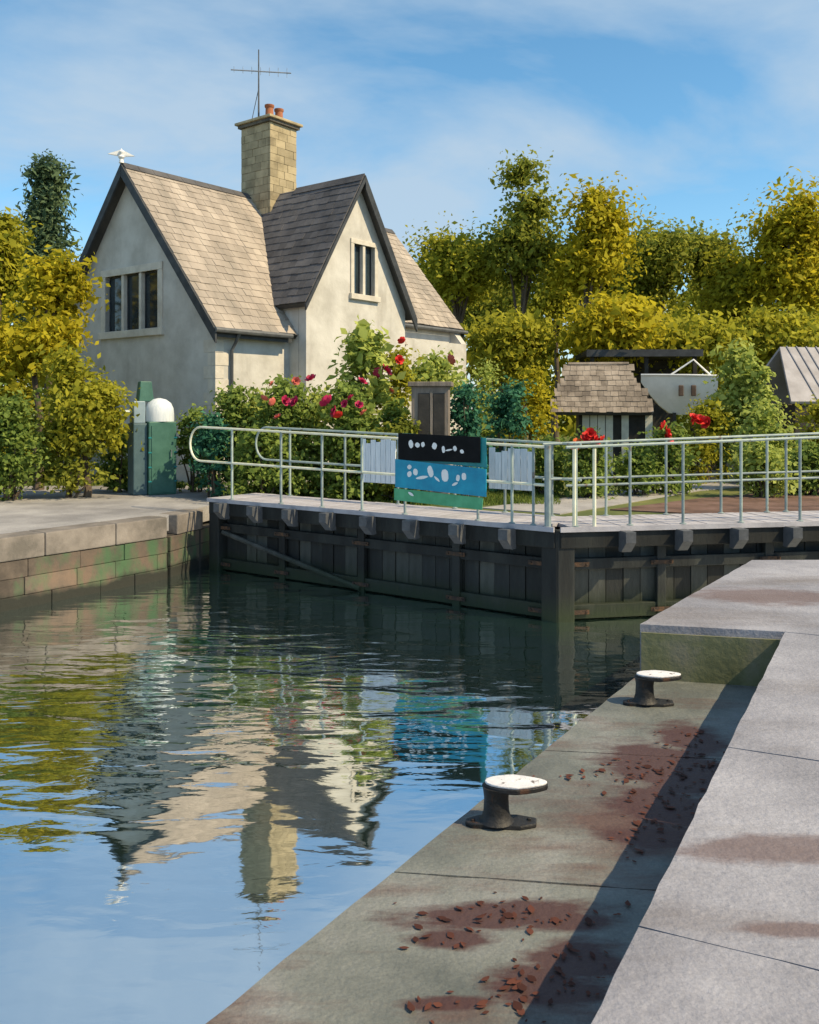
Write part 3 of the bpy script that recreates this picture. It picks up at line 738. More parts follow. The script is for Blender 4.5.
# cross gable facing the lock
XB, HB, YF = 4.95, 2.35, -.55
slB = 1.62; EB = RG - slB * HB
WBY = YF + .22
gb_out = [(XB - HB + .22, WBY, -.05), (XB + HB - .22, WBY, -.05), (XB + HB - .22, WBY, EB + slB * .22 - .12), (XB, WBY, RG - .14), (XB - HB + .22, WBY, EB + slB * .22 - .12)]
bx0, bx1, bz0, bz1 = 4.72, 5.62, 5.2, 6.62
h_obj('wall', MB().slab(gb_out, [[(bx0, WBY, bz0), (bx1, WBY, bz0), (bx1, WBY, bz1), (bx0, WBY, bz1)]], (0, .28, 0)), M['wall'])
for sx in (-1, 1):
    h_obj('wall', MB().box((XB + sx * (HB - .35), (WBY + .9) / 2 + .15, (EB) / 2), (.26, .95, EB + .2)), M['wall'])
sbl = math.hypot(HB, RG - EB); dB = HWD - YF + .3
rb = h_obj('roof', MB().slab([(XB - HB, YF, EB), (XB, YF, RG), (XB, YF + dB, RG), (XB - HB, YF + dB, EB)], [], (.07, 0, -.09)), M['rooffelt'])
def keepB(u, v):      # slates of the cross wing only where they stand above the main roof
    y = YF + u; z = EB + (RG - EB) * v / sbl
    return z + .35 > EV + slope * y
tag(h_obj('slates', slates(MB(), (XB - HB, YF, EB), (0, 1, 0), (HB, 0, RG - EB), dB - .35, sbl, seed=5, keep=keepB), M['slate_shade'], rb, recalc=False), kind='stuff')
rb2 = h_obj('roof', MB().slab([(XB + HB, YF, EB), (XB, YF, RG), (XB, YF + dB, RG), (XB + HB, YF + dB, EB)], [], (-.07, 0, -.09)), M['rooffelt'])
tag(h_obj('slates', slates(MB(), (XB + HB, YF, EB), (0, 1, 0), (-HB, 0, RG - EB), dB - .35, sbl, seed=6, keep=keepB), M['slate_shade'], rb2, recalc=False), kind='stuff')
for i in range(8):
    w = (2.2 - YF) / 8
    h_obj('ridge_tile', MB().slab([(XB - .16, YF + w * i, RG - .13), (XB, YF + w * i, RG + .095), (XB + .16, YF + w * i, RG - .13), (XB, YF + w * i, RG + .02)], [], (0, w - .01, 0)), M['slate_shade'])
# bargeboards
def barge(a, b, drop, thick):
    a, b = Vector(a), Vector(b)
    h_obj('bargeboard', MB().slab([a + Vector((0, 0, .03)), b + Vector((0, 0, .03)), b - Vector((0, 0, drop)), a - Vector((0, 0, drop))], [], thick), M['barge'])
barge((-.05, -.06, EV - .07), (-.05, HWD, RG), .30, (.06, 0, 0))
barge((-.055, 2 * HWD + .06, EV - .07), (-.055, HWD, RG), .30, (.06, 0, 0))
barge((HL - .01, cut, EV + slope * cut), (HL - .01, HWD, RG), .26, (.05, 0, 0))
barge((XB + HB + .05, YF - .05, EB - .08), (XB, YF - .05, RG), .36, (0, .06, 0))
barge((XB - HB - .04, YF - .045, EB - .06), (XB, YF - .045, RG), .14, (0, .06, 0))
# eaves gutters, fascia, downpipe
h_obj('gutter', MB().tube([(-.05, -.07, EV - .04), (2.55, -.07, EV - .04)], .065, 8), M['gutter'], smooth=True)
h_obj('fascia', MB().box((1.35, .06, EV - .12), (2.6, .03, .16)), M['barge'])
h_obj('gutter', MB().tube([(7.3, cut - .07, EV + slope * cut - .04), (HL + .1, cut - .07, EV + slope * cut - .04)], .065, 8), M['gutter'], smooth=True)
h_obj('downpipe', MB().tube([(.75, -.04, EV - .08), (.75, .1, EV - .3), (.75, .25, EV - .5), (.75, .25, 0)], .042, 8), M['gutter'], smooth=True)
# quoins at the front corner
for i in range(11):
    a, b = (.42, .28) if i % 2 else (.26, .44)
    h_obj('quoin', MB().slab([(WX - .012, WY - .012, .05 + i * .33), (WX + a, WY - .012, .05 + i * .33), (WX + a, WY - .012, .36 + i * .33), (WX - .012, WY - .012, .36 + i * .33)], [], (0, .05, 0)), M['stone'])
    h_obj('quoin', MB().slab([(WX - .014, WY + .04, .05 + i * .33), (WX - .014, WY + b, .05 + i * .33), (WX - .014, WY + b, .36 + i * .33), (WX - .014, WY + .04, .36 + i * .33)], [], (.05, 0, 0)), M['stone'])
# windows
def window(axis, c0, c1, z0, z1, lights, plane, surround, sill):
    """axis 'y': wall in the plane x=plane; axis 'x': wall in the plane y=plane; outside is the negative side"""
    P = (lambda a, dpt, z: (plane + dpt, a, z)) if axis == 'y' else (lambda a, dpt, z: (a, plane + dpt, z))
    def bx(a0, a1, d0, d1, zz0, zz1):
        mb = MB(); p, q = Vector(P(a0, d0, zz0)), Vector(P(a1, d1, zz1))
        return mb.box((p + q) / 2, [abs(q[i] - p[i]) for i in range(3)])
    w = h_obj('window', bx(c0 - surround, c1 + surround, -.045, .10, z1, z1 + surround), M['stone'], bevel=.01)
    for a0, a1 in ((c0 - surround, c0), (c1, c1 + surround)):
        obj('jamb', bx(a0, a1, -.04, .10, z0, z1 - .002), M['stone'], w, bevel=.01)
    obj('sill', bx(c0 - surround - .05, c1 + surround + .05, -.10, .12, z0 - sill, z0 - .002), M['stone'], w, bevel=.01)
    n = lights; ww = (c1 - c0) / n
    for i in range(1, n):
        obj('mullion', bx(c0 + ww * i - .055, c0 + ww * i + .055, -.012, .14, z0, z1), M['stone'], w, bevel=.008)
    for i in range(n):
        a0, a1 = c0 + ww * i + (.055 if i else 0), c0 + ww * (i + 1) - (.055 if i < n - 1 else 0)
        obj('pane', bx(a0 + .03, a1 - .03, .13, .145, z0 + .03, z1 - .03), M['glass'], w)
        for (q0, q1, y0, y1) in ((a0, a0 + .04, z0, z1), (a1 - .04, a1, z0, z1), (a0 + .04, a1 - .04, z0, z0 + .04), (a0 + .04, a1 - .04, z1 - .04, z1)):
            obj('casement', bx(q0 + .001, q1 - .001, .105, .16, y0 + .001, y1 - .001), M['barge'], w)
    return w
window('y', wy0, wy1, wz0, wz1, 3, WX, .2, .2)
window('x', bx0, bx1, bz0, bz1, 2, WBY, .14, .16)
# chimney
cx0, cx1, cy0, cy1, ct = 4.50, 5.62, 2.85, 4.15, 10.55
ch = h_obj('chimney', MB().box(((cx0 + cx1) / 2, (cy0 + cy1) / 2, (6.2 + ct) / 2), (cx1 - cx0 - .1, cy1 - cy0 - .1, ct - 6.2)), M['chimcap'])
rg = random.Random(31)
z = 6.9; row = 0
while z < ct - .02:
    hh = .235
    def course(p0, p1, nrmv, offs):
        p0, p1 = Vector(p0), Vector(p1); d = p1 - p0; Lc = d.length; d.normalize(); s = -offs
        while s < Lc - .03:
            w = rg.uniform(.28, .46); a, b = max(0, s), min(Lc, s + w); s += w
            if Lc - b < .1: b = Lc; s = Lc
            if b - a < .06: continue
            pr = rg.uniform(-.006, .008)
            pa, pb_ = p0 + d * (a + .005) + Vector(nrmv) * pr, p0 + d * (b - .005) + Vector(nrmv) * pr
            obj('stone', MB().slab([pa, pb_, pb_ + Vector((0, 0, hh - .01)), pa + Vector((0, 0, hh - .01))], [], Vector(nrmv) * -.08), M['chim'], ch)
    o_ = .15 * (row % 2)
    course((cx0, cy0, z), (cx1, cy0, z), (0, -1, 0), o_)
    course((cx0, cy1, z), (cx0, cy0 + .08, z), (-1, 0, 0), .2 - o_)
    if row % 1 == 0:
        course((cx1, cy0 + .08, z), (cx1, cy1, z), (1, 0, 0), .2 - o_)
    z += hh; row += 1
zt = z
obj('cap', MB().box(((cx0 + cx1) / 2, (cy0 + cy1) / 2, zt + .05), (cx1 - cx0 + .16, cy1 - cy0 + .16, .1)), M['chimcap'], ch, bevel=.015)
obj('cap', MB().box(((cx0 + cx1) / 2, (cy0 + cy1) / 2, zt + .14), (cx1 - cx0 + .30, cy1 - cy0 + .30, .08)), M['chim'], ch, bevel=.015)
for (x, y) in ((4.85, 3.25), (5.3, 3.3)):
    obj('chimney_pot', MB().lathe([(.17, 0), (.155, .06), (.13, .12), (.12, .38), (.15, .42), (.15, .48), (.11, .48), (.10, .2)], (x, y, zt + .18), 14), M['pot'], ch, smooth=True)
ax, ay, az = 4.68, 3.55, zt + .1
obj('aerial_mast', MB().tube([(ax, ay, az), (ax, ay, az + 2.3)], [.03, .018], 6), M['bracket'], ch)
obj('aerial_stay', MB().tube([(ax - .02, ay + .35, az), (ax, ay, az + 1.1)], .012, 5), M['bracket'], ch)
dirb = Vector((.75, -.66, 0))
obj('aerial_boom', MB().tube([Vector((ax, ay, az + 1.62)) - dirb * .85, Vector((ax, ay, az + 1.64)) + dirb * 1.0], .02, 6), M['metal'], ch)
for i in range(7):
    c = Vector((ax, ay, az + 1.64)) + dirb * (-.75 + .27 * i)
    obj('aerial_rod', MB().tube([c - Vector((0, 0, .09 + .01 * i)), c + Vector((0, 0, .09 + .01 * i))], .010, 5), M['metal'], ch)
# finial on the gable
fin = h_obj('finial', MB().lathe([(.07, 0), (.05, .1), (.09, .16), (.04, .22), (.07, .3), (.0, .40)], (-.02, HWD, RG + .05), 10), M['white'], smooth=True)
obj('vane', MB().slab([(-.3, HWD + .22, RG + .28), (-.02, HWD, RG + .42), (.25, HWD - .22, RG + .26), (0, HWD, RG + .22)], [], (.02, .02, 0)), M['white'], fin)

# ------------------------------------------------------------------ foliage
def leaf_mesh(name, pts, nrm_out, size, seed, m, aspect=.55):
    r = np.random.default_rng(seed); n = len(pts)
    rnd = r.normal(size=(n, 3)); nn = nrm_out * .6 + rnd * .75 + np.array([0, 0, .45])
    nn /= np.linalg.norm(nn, axis=1)[:, None]
    t = np.cross(nn, r.normal(size=(n, 3))); t /= np.linalg.norm(t, axis=1)[:, None] + 1e-9
    b = np.cross(nn, t)
    L_ = size * np.clip(np.exp(r.normal(size=(n, 1)) * .38), .4, 2.0); Wd = L_ * aspect
    v = np.empty((n, 4, 3))
    v[:, 0] = pts - t * L_ * .5
    v[:, 1] = pts + b * Wd * .5 + nn * L_ * .08
    v[:, 2] = pts + t * L_ * .5 - nn * L_ * .10
    v[:, 3] = pts - b * Wd * .5 + nn * L_ * .08
    me = bpy.data.meshes.new(name)
    me.vertices.add(n * 4); me.vertices.foreach_set('co', v.reshape(-1))
    me.loops.add(n * 4); me.loops.foreach_set('vertex_index', np.arange(n * 4, dtype=np.int32))
    me.polygons.add(n); me.polygons.foreach_set('loop_start', np.arange(0, n * 4, 4, dtype=np.int32))
    me.polygons.foreach_set('loop_total', np.full(n, 4, dtype=np.int32))
    me.update(calc_edges=True); me.materials.append(m)
    return me
def crown_points(cc, rad, nclump, per, cr, seed, shell=.55, low=-1.0, dome=False):
    """clumps of leaves through an ellipsoid"""
    r = np.random.default_rng(seed); cs = []
    lobes = [(np.zeros(3), .62)]
    for i in range(9):
        d = r.normal(size=3); d /= np.linalg.norm(d); lobes.append((d * r.uniform(.45, .8), r.uniform(.18, .48)))
    while len(cs) < nclump:
        d = r.normal(size=3); d /= np.linalg.norm(d)
        q = r.uniform(0.0, 1.0) ** shell
        if dome:
            v = d * q; v[2] = r.uniform(0, 1) ** .8; v[:2] *= (1.0 - .75 * v[2] ** 3)
            cs.append(v * r.uniform(.85, 1.05)); continue
        c0, rr = lobes[r.integers(len(lobes))]
        v = c0 + d * q * rr
        if v[2] < low: continue
        cs.append(v)
    cs = np.array(cs); C = np.array(cc) + cs * np.array(rad)
    P_, O_ = [], []
    for i in range(nclump):
        k = int(per * r.uniform(.6, 1.4)); rr = cr * r.uniform(.65, 1.3)
        d = r.normal(size=(k, 3)); d /= np.linalg.norm(d, axis=1)[:, None]
        q = np.minimum(np.abs(r.normal(size=(k, 1))) * .6, 1.3)
        P_.append(C[i] + d * q * rr * np.array([1.15, 1.15, .75])); O_.append(d * .7 + cs[i] * .6)
    return np.vstack(P_), np.vstack(O_), C
def tree(label, base, height, crown_c, rad, leafm, seed, nclump=60, per=170, cr=1.0, lsize=.22, trunk_r=.22, barkm=None, name='broadleaf_tree', group=None, low=-1.0, shell=.5, limbs=9):
    t = thing(name, label, 'tree', base, 0, group)
    rg = random.Random(seed); cc = Vector((crown_c[0], crown_c[1], crown_c[2]))
    pts, outn, C = crown_points(cc, rad, nclump, per, cr, seed, shell, low)
    path = []; rs = []
    topz = cc.z + rad[2] * .2
    for i in range(9):
        q = i / 8
        path.append((cc.x * q ** 1.5 + rg.uniform(-.10, .10) * (i > 0), cc.y * q ** 1.5 + rg.uniform(-.1, .1) * (i > 0), -.15 + (topz + .15) * q)); rs.append(trunk_r * (1 - .78 * q) * (1.25 if i == 0 else 1))
    mb = MB().tube(path, rs, 9)
    for k in range(limbs):
        c = C[rg.randrange(len(C))]; q = rg.uniform(.45, .9); i = q * 8; i0 = int(i); f = i - i0
        a = Vector(path[i0]).lerp(Vector(path[min(8, i0 + 1)]), f); e = Vector(c)
        mid = a.lerp(e, .5) + Vector((0, 0, .25))
        mb.tube([a, mid, e], [trunk_r * .38, trunk_r * .24, trunk_r * .08], 6)
    obj('trunk', mb, barkm or M['bark'], t, smooth=True)
    obj('crown', leaf_mesh('crown', pts, outn, lsize, seed + 1, leafm), None, t)
    return t
def tree_px(label, px, ytop, ybot, halfw, d, leafm, seed, **k):
    """a tree whose crown fills a pixel box at a chosen distance"""
    g = PD(px, HZ, d); base = Vector((g.x, d, GZ - .05))
    zt, zb = EYE - (ytop - HZ) / FPX * d, EYE - (ybot - HZ) / FPX * d
    rx = halfw / FPX * d; cz = (zt + zb) / 2 - base.z; rz = (zt - zb) / 2
    cr = k.pop('cr', min(1.5, rx * .52))
    return tree(label, base, zt - base.z, (k.pop('lean', 0.0), 0, cz), (max(.2, rx - cr * .7), max(.3, rx * .9 - cr * .5), max(.3, rz - cr * .6)), leafm, seed, cr=cr, **k)
TG = 'tall trees behind the garden'
tree_px('tall dark green tree with the highest wispy top, left of the golden tree', 522, 156, 310, 50, 40, M['dark'], 1, nclump=69, trunk_r=.24, group=TG)
tree_px('tallest golden yellow tree behind the garden hut', 586, 170, 320, 52, 38, M['gold'], 2, nclump=87, group=TG)
tree_px('dark olive tree just right of the cottage roof', 456, 208, 335, 58, 42, M['olive'], 3, nclump=90, trunk_r=.26, group=TG)
tree_px('dark green tree with thin pinkish trunks right of the golden tree', 655, 200, 330, 50, 45, M['dark'], 4, nclump=75, barkm=M['barkp'], group=TG)
tree_px('slim dark tree with a feathery top between golden crowns on the right', 708, 186, 310, 38, 46, M['dark'], 5, nclump=51, group=TG)
tree_px('broad golden green tree at the right edge of the picture', 790, 178, 335, 64, 40, M['gold'], 6, nclump=108, group=TG)
tree_px('olive green tree between the slim dark tree and the broad golden tree', 742, 216, 350, 48, 43, M['olive'], 7, nclump=75, barkm=M['bark'], group=TG)
tree_px('olive tree filling the gap behind the tall dark green tree', 556, 228, 345, 48, 52, M['olive'], 8, nclump=82, group=TG)
tree_px('pale olive tree far behind the pink-trunked tree', 622, 232, 350, 44, 54, M['olive'], 9, nclump=75, group=TG)
tree_px('dark tree far behind the olive tree beside the cottage', 490, 250, 360, 42, 55, M['dark'], 10, nclump=75, group=TG)
tree_px('golden tree far right, mostly outside the picture', 868, 190, 350, 50, 42, M['gold'], 11, nclump=75, group=TG)
tree_px('dark tree far behind the broad golden tree', 815, 250, 370, 55, 55, M['dark'], 12, nclump=75, group=TG)
tree_px('round golden small tree with low crown behind the boat shelter', 602, 288, 372, 58, 33, M['gold'], 13, nclump=90, lsize=.24, trunk_r=.14, group=TG)
tree_px('low olive tree behind the cottage wall at right', 502, 305, 392, 50, 34, M['olive'], 14, nclump=93, lsize=.24, trunk_r=.14, group=TG)
tree_px('low dark tree behind the white boat', 690, 308, 390, 52, 35, M['olive'], 15, nclump=93, lsize=.24, trunk_r=.14, group=TG)
tree_px('low olive tree above the grey roofed shed', 775, 300, 385, 50, 36, M['olive'], 16, nclump=90, lsize=.24, trunk_r=.14, group=TG)
# left side trees
def conifer(label, px, ytop, ybot, halfw, d, seed):
    g = PD(px, HZ, d); base = Vector((g.x, d, GZ - .05)); H_ = EYE - (ytop - HZ) / FPX * d - base.z
    zb = EYE - (ybot - HZ) / FPX * d - base.z; rx = halfw / FPX * d
    t = thing('conifer_tree', label, 'tree', base); r = np.random.default_rng(seed)
    obj('trunk', MB().tube([(0, 0, -.1), (.05, 0, H_ * .5), (0, 0, H_ * .97)], [.2, .12, .03], 8), M['bark'], t, smooth=True)
    P_, O_ = [], []
    for i in range(150):
        q = r.uniform(0, 1) ** .8; z = zb + (H_ - zb) * q; rr = rx * (1 - q) ** .85 * r.uniform(.35, 1.1); a = r.uniform(0, 2 * math.pi)
        k = 60; c = np.array([math.cos(a) * rr, math.sin(a) * rr, z - rr * .25])
        d_ = r.normal(size=(k, 3)) * np.array([.3, .3, .22]); P_.append(c + d_); O_.append(d_ + np.array([math.cos(a), math.sin(a), .2]) * .5)
    obj('crown', leaf_mesh('crown', np.vstack(P_), np.vstack(O_), .22, seed, M['conifer'], .35), None, t)
conifer('dark blue-green conifer rising left of the cottage gable', 48, 166, 330, 30, 33, 51)
tree_px('golden yellow tree in front of the left end of the cottage', 38, 226, 400, 70, 21.5, M['gold'], 21, nclump=110, per=130, lsize=.15, trunk_r=.12, cr=.5)
tree_px('pale olive tree at the left edge of the picture', -4, 196, 320, 36, 28, M['olive'], 22, nclump=50, lsize=.2, trunk_r=.16)
tree_px('olive bush-like tree overlapping the foot of the cottage gable', 86, 318, 478, 50, 19.8, M['olive'], 23, nclump=100, per=120, lsize=.12, trunk_r=.09, cr=.40)
tree_px('golden tree beyond the left edge of the picture', -70, 190, 400, 60, 24, M['gold'], 24, nclump=60, lsize=.22, trunk_r=.16)

def shrub(label, px, ytop, ybot, halfw, d, leafm, seed, lsize=.10, nclump=40, per=90, cr=None, name='shrub', group='garden shrubs', blossoms=(), depth=.8):
    """a bush standing on the ground whose visible crown fills a pixel box"""
    g = PD(px, HZ, d); base = Vector((g.x, d, GZ - .06))
    zt = EYE - (ytop - HZ) / FPX * d - base.z; rx = halfw / FPX * d
    zb = max(.12, EYE - (ybot - HZ) / FPX * d - base.z) if ybot else .12
    cr = cr or min(.5, rx * .45)
    t = thing(name, label, 'shrub', base, 0, group)
    dome = ybot is None
    cz, rz = (.1, zt - .1) if dome else ((zt + zb) / 2, (zt - zb) / 2)
    pts, outn, C = crown_points((0, 0, cz), (max(.1, rx - cr * .3), max(.1, rx * depth - cr * .4), max(.1, rz - cr * .2)), nclump, per, cr, seed, .35, dome=dome)
    pts[:, 2] = np.maximum(pts[:, 2], .03)
    rg = random.Random(seed); mb = MB()
    for k in range(7):
        c = Vector(C[rg.randrange(len(C))]); a = Vector((rg.uniform(-.12, .12), rg.uniform(-.12, .12), -.05))
        mb.tube([a, a.lerp(c, .5) + Vector((0, 0, .08)), c], [.03, .02, .008], 5)
    obj('stems', mb, M['bark'], t)
    obj('crown', leaf_mesh('crown', pts, outn, lsize, seed, leafm, .65), None, t)
    for (bx_, by_, mk, sz) in blossoms:
        dd = d - rx * depth - .12
        p = PD(bx_, by_, dd) - base
        o = obj('blossom', BLOS[mk], None, t); o.location = p; s_ = sz / 10.0 * (d / 19.0); o.scale = (s_, s_, s_); o.rotation_euler = (rg.uniform(.6, 1.5), rg.uniform(-.5, .5), rg.uniform(0, 6))
    return t
def blossom_mesh(m, seed):
    rg = random.Random(seed); mb = MB()
    for ring_, (n, tilt, r_) in enumerate(((6, .25, .115), (5, .75, .085), (3, 1.25, .05))):
        for k in range(n):
            a = 2 * math.pi * k / n + ring_ * .5 + rg.uniform(-.15, .15)
            d = Vector((math.cos(a), math.sin(a), 0)); sd = Vector((-d.y, d.x, 0)); up = Vector((0, 0, 1))
            tip = d * math.cos(tilt) * r_ + up * math.sin(tilt) * r_
            w = r_ * .55
            mb.add([(0, 0, 0), tip * .55 + sd * w - up * .008, tip * 1.02 + sd * w * .45 + up * .01, tip * 1.02 - sd * w * .45 + up * .01, tip * .55 - sd * w - up * .008], [(0, 1, 2, 3, 4)])
    me = mb.mesh('blossom'); me.materials.append(m); return me
BLOS = {k: blossom_mesh(M[k], i) for i, k in enumerate(('crimson', 'magenta', 'red', 'orange', 'coral'))}
# hedge and bushes on the left bank
shrub('dark green hedge bush at the left edge of the bank', 12, 395, None, 42, 19.0, M['mid'], 61, nclump=56)
shrub('mid green hedge bush between the left edge bush and the green cabinet', 72, 392, None, 44, 19.6, M['dark'], 62, nclump=56)
shrub('small green bush just behind the green cabinet', 118, 425, None, 26, 20.9, M['mid'], 63, nclump=30)
shrub('hedge bush outside the left edge of the picture', -60, 400, None, 50, 18.5, M['mid'], 64, nclump=50)
shrub('green bush at the foot of the cottage corner, right of the cabinet', 196, 408, None, 26, 20.9, M['mid'], 65, nclump=34)
shrub('broad olive bush behind the golden tree at the left edge', 12, 322, None, 62, 25.0, M['olive'], 90, lsize=.16, nclump=90)
# rose border in front of the cottage
shrub('leafy climbing bush at the cottage corner with a pale leaf clump', 232, 378, None, 30, 20.2, M['mid'], 66, nclump=64)
shrub('rose bush with crimson and magenta flowers left of the tall lime bush', 288, 374, None, 42, 19.6, M['mid'], 67, nclump=85, name='rose_bush',
      blossoms=[(311, 379, 'crimson', 11), (285, 401, 'magenta', 10), (295, 402, 'magenta', 11), (273, 402, 'coral', 8), (296, 381, 'coral', 8), (272, 384, 'coral', 7), (264, 399, 'coral', 8), (278, 417, 'coral', 8)])
shrub('tall lime green bush with big leaves in front of the cross gable', 366, 318, None, 36, 20.2, M['lime'], 68, lsize=.19, nclump=70, per=60)
shrub('rose bush with magenta and red flowers below the tall lime bush', 347, 388, None, 40, 19.0, M['mid'], 69, nclump=80, name='rose_bush',
      blossoms=[(327, 402, 'magenta', 14), (335, 412, 'crimson', 12), (338, 416, 'red', 10), (351, 398, 'crimson', 9), (359, 405, 'magenta', 8), (362, 382, 'crimson', 10), (364, 413, 'coral', 9), (345, 404, 'magenta', 8)])
shrub('bush with red roses against the cottage wall right of the lime bush', 398, 352, None, 30, 20.6, M['olive'], 70, nclump=44, name='rose_bush',
      blossoms=[(386, 371, 'crimson', 13), (378, 373, 'crimson', 10), (399, 360, 'red', 9), (402, 341, 'red', 8), (390, 391, 'coral', 8), (370, 409, 'crimson', 8)])
shrub('yellow green bush above the wooden cabinet', 436, 352, 400, 34, 21.5, M['lime'], 71, nclump=40, lsize=.13,
      blossoms=[(450, 360, 'coral', 11)])
shrub('blue green bush right of the wooden cabinet', 466, 384, None, 28, 19.5, M['tealleaf'], 72, nclump=40)
shrub('dark teal bush between the wooden cabinet and the garden hut', 508, 382, None, 32, 21.5, M['tealleaf'], 73, nclump=46)
shrub('golden bush left of the garden hut roof', 532, 366, None, 34, 24.0, M['gold'], 74, nclump=44)
shrub('large yellow green bush behind the teal bush', 488, 366, None, 30, 24.5, M['lime'], 75, nclump=40)
shrub('low green bush in front of the garden hut with scarlet and orange flowers', 588, 432, None, 34, 20.0, M['mid'], 76, nclump=40,
      blossoms=[(587, 439, 'red', 13), (595, 441, 'red', 13), (602, 441, 'red', 11), (577, 445, 'orange', 12), (590, 434, 'red', 11)])
shrub('low green bush with scarlet flowers right of the garden hut', 668, 424, None, 32, 21.0, M['mid'], 77, nclump=40,
      blossoms=[(666, 433, 'red', 14), (668, 440, 'red', 11), (664, 426, 'red', 10), (700, 421, 'red', 13), (707, 423, 'red', 12), (694, 418, 'red', 10)])
shrub('olive bush under the white boat', 704, 402, None, 32, 24.0, M['olive'], 78, nclump=44, blossoms=[(695, 420, 'red', 11)])
shrub('tall pale lime bush right of the white boat', 738, 352, None, 36, 24.5, M['lime'], 79, lsize=.16, nclump=60, per=80)
shrub('spreading lime bush in front of the grey roofed shed', 764, 400, None, 38, 22.0, M['lime'], 80, nclump=50)
shrub('golden green bush at the right edge below the shed', 822, 398, None, 38, 23.0, M['olive'], 81, nclump=50)
shrub('low mid green bush behind the right railing', 640, 444, None, 30, 20.5, M['mid'], 82, nclump=34)
shrub('low green bush behind the gate join', 545, 430, None, 30, 20.5, M['mid'], 83, nclump=36)
shrub('low lime bush behind the right railing near the steps', 760, 446, None, 34, 20.0, M['lime'], 84, nclump=36)
shrub('dark green low bush behind the hooped railing', 262, 424, None, 44, 18.9, M['mid'], 85, nclump=50)
shrub('dark green low bush behind the white panel', 402, 420, None, 40, 18.8, M['dark'], 86, nclump=44)
shrub('dark green bush at the left end of the railing', 214, 415, None, 24, 19.6, M['tealleaf'], 87, nclump=30)
shrub('low green bush at the right edge behind the railing', 812, 440, None, 30, 20.5, M['mid'], 88, nclump=34)

shrub('pale lime bush close to the left side of the shed', 757, 366, None, 22, 24.0, M['lime'], 89, lsize=.15, nclump=46)
shrub('light green bush between the corner bush and the first rose bush', 258, 384, None, 26, 20.4, M['lime'], 91, nclump=44)
shrub('light green bush filling the border between the two rose bushes', 318, 392, None, 30, 19.9, M['lime'], 92, nclump=50)
shrub('mid green bush between the lime bush and the wooden cabinet', 396, 398, None, 26, 19.6, M['mid'], 93, nclump=44)
# far wood behind everything
r = np.random.default_rng(77); P_, O_ = [], []
for i in range(900):
    x = r.uniform(-75, 75); y = r.uniform(66, 78); z = GZ + r.uniform(.3, 15) * (0.75 + .25 * math.sin(x * .35))
    k = 70; d_ = r.normal(size=(k, 3)); d_ /= np.linalg.norm(d_, axis=1)[:, None]
    P_.append(np.array([x, y, z]) + d_ * r.uniform(.5, 1, size=(k, 1)) * np.array([2.1, 1.6, 1.3])); O_.append(d_)
tag(obj('far_wood', leaf_mesh('far_wood', np.vstack(P_), np.vstack(O_), .75, 5, M['olive']), None), 'hazy olive wood along the skyline behind all the trees', 'wood', kind='stuff')

# grass blades on the lawn and verge
def blades(name, label, areas, n, h, seed):
    r = np.random.default_rng(seed); pts = []
    for (x0, x1, y0, y1, w) in areas:
        k = int(n * w); xs = r.uniform(x0, x1, k); ys = r.uniform(y0, y1, k)
        d = FPX * (EYE - GZ) / (ys - HZ); pts.append(np.stack([(xs - CXP) / FPX * d, d, np.full(k, GZ - .05)], 1))
    pts = np.vstack(pts); n = len(pts); a = r.uniform(0, 2 * math.pi, n); hh = h * r.uniform(.5, 1.3, n); w = .012 * r.uniform(.7, 1.5, n)
    dx, dy = np.cos(a), np.sin(a); ln = r.normal(size=(n, 2)) * .35 * hh[:, None]
    v = np.empty((n, 3, 3))
    v[:, 0] = pts + np.stack([dx * w, dy * w, 0 * w], 1); v[:, 1] = pts - np.stack([dx * w, dy * w, 0 * w], 1)
    v[:, 2] = pts + np.stack([ln[:, 0], ln[:, 1], hh], 1)
    me = bpy.data.meshes.new(name); me.vertices.add(n * 3); me.vertices.foreach_set('co', v.reshape(-1))
    me.loops.add(n * 3); me.loops.foreach_set('vertex_index', np.arange(n * 3, dtype=np.int32))
    me.polygons.add(n); me.polygons.foreach_set('loop_start', np.arange(0, n * 3, 3, dtype=np.int32)); me.polygons.foreach_set('loop_total', np.full(n, 3, dtype=np.int32))
    me.update(calc_edges=True); me.materials.append(M['blade'])
    return tag(obj(name, me, None), label, 'grass', kind='stuff')
blades('grass', 'short green grass verge on the left bank', [(-60, 225, 473, 486, 1)], 26000, .13, 3)
blades('lawn_grass', 'mown lawn behind the lock gates', [(235, 560, 474, 503, .7), (560, 860, 458, 476, .3)], 34000, .09, 4)

# ------------------------------------------------------------------ cabinet on the left bank
kb = PZ(147, 494, GZ)
kt = thing('water_point_cabinet', 'green cabinet with a white domed top on the left bank', 'cabinet', kb, R(30))
obj('body', MB().box((.27, -.02, .82), (.62, .62, 1.64)), M['kgreen'], kt, bevel=.02)
obj('side_panel', MB().box((-.2, .05, .80), (.31, .56, 1.60)), M['kshade'], kt, bevel=.02)
for z in (.3, .62, .95, 1.28): obj('seam_band', MB().box((.27, -.335, z), (.64, .016, .03)), M['teal'], kt)
obj('dome', MB().lathe([(.33, 0), (.33, .16), (.315, .3), (.26, .42), (.15, .50), (.03, .53)], (.27, -.02, 1.64), 20), M['bluewhite'], kt, smooth=True)
obj('lantern', MB().box((-.2, .05, 1.85), (.26, .4, .50)), M['lant'], kt, bevel=.02)
obj('lantern_cap', MB().box((-.02, .12, 2.32), (.34, .34, .46), taper=.75), M['kgreen'], kt, bevel=.02)
obj('door', MB().box((.27, -.338, .80), (.5, .02, 1.5)), M['kgreen'], kt)
obj('handle', MB().tube([(.45, -.352, .85), (.45, -.39, .85), (.45, -.39, 1.0), (.45, -.352, 1.0)], .012, 6), M['metal'], kt)
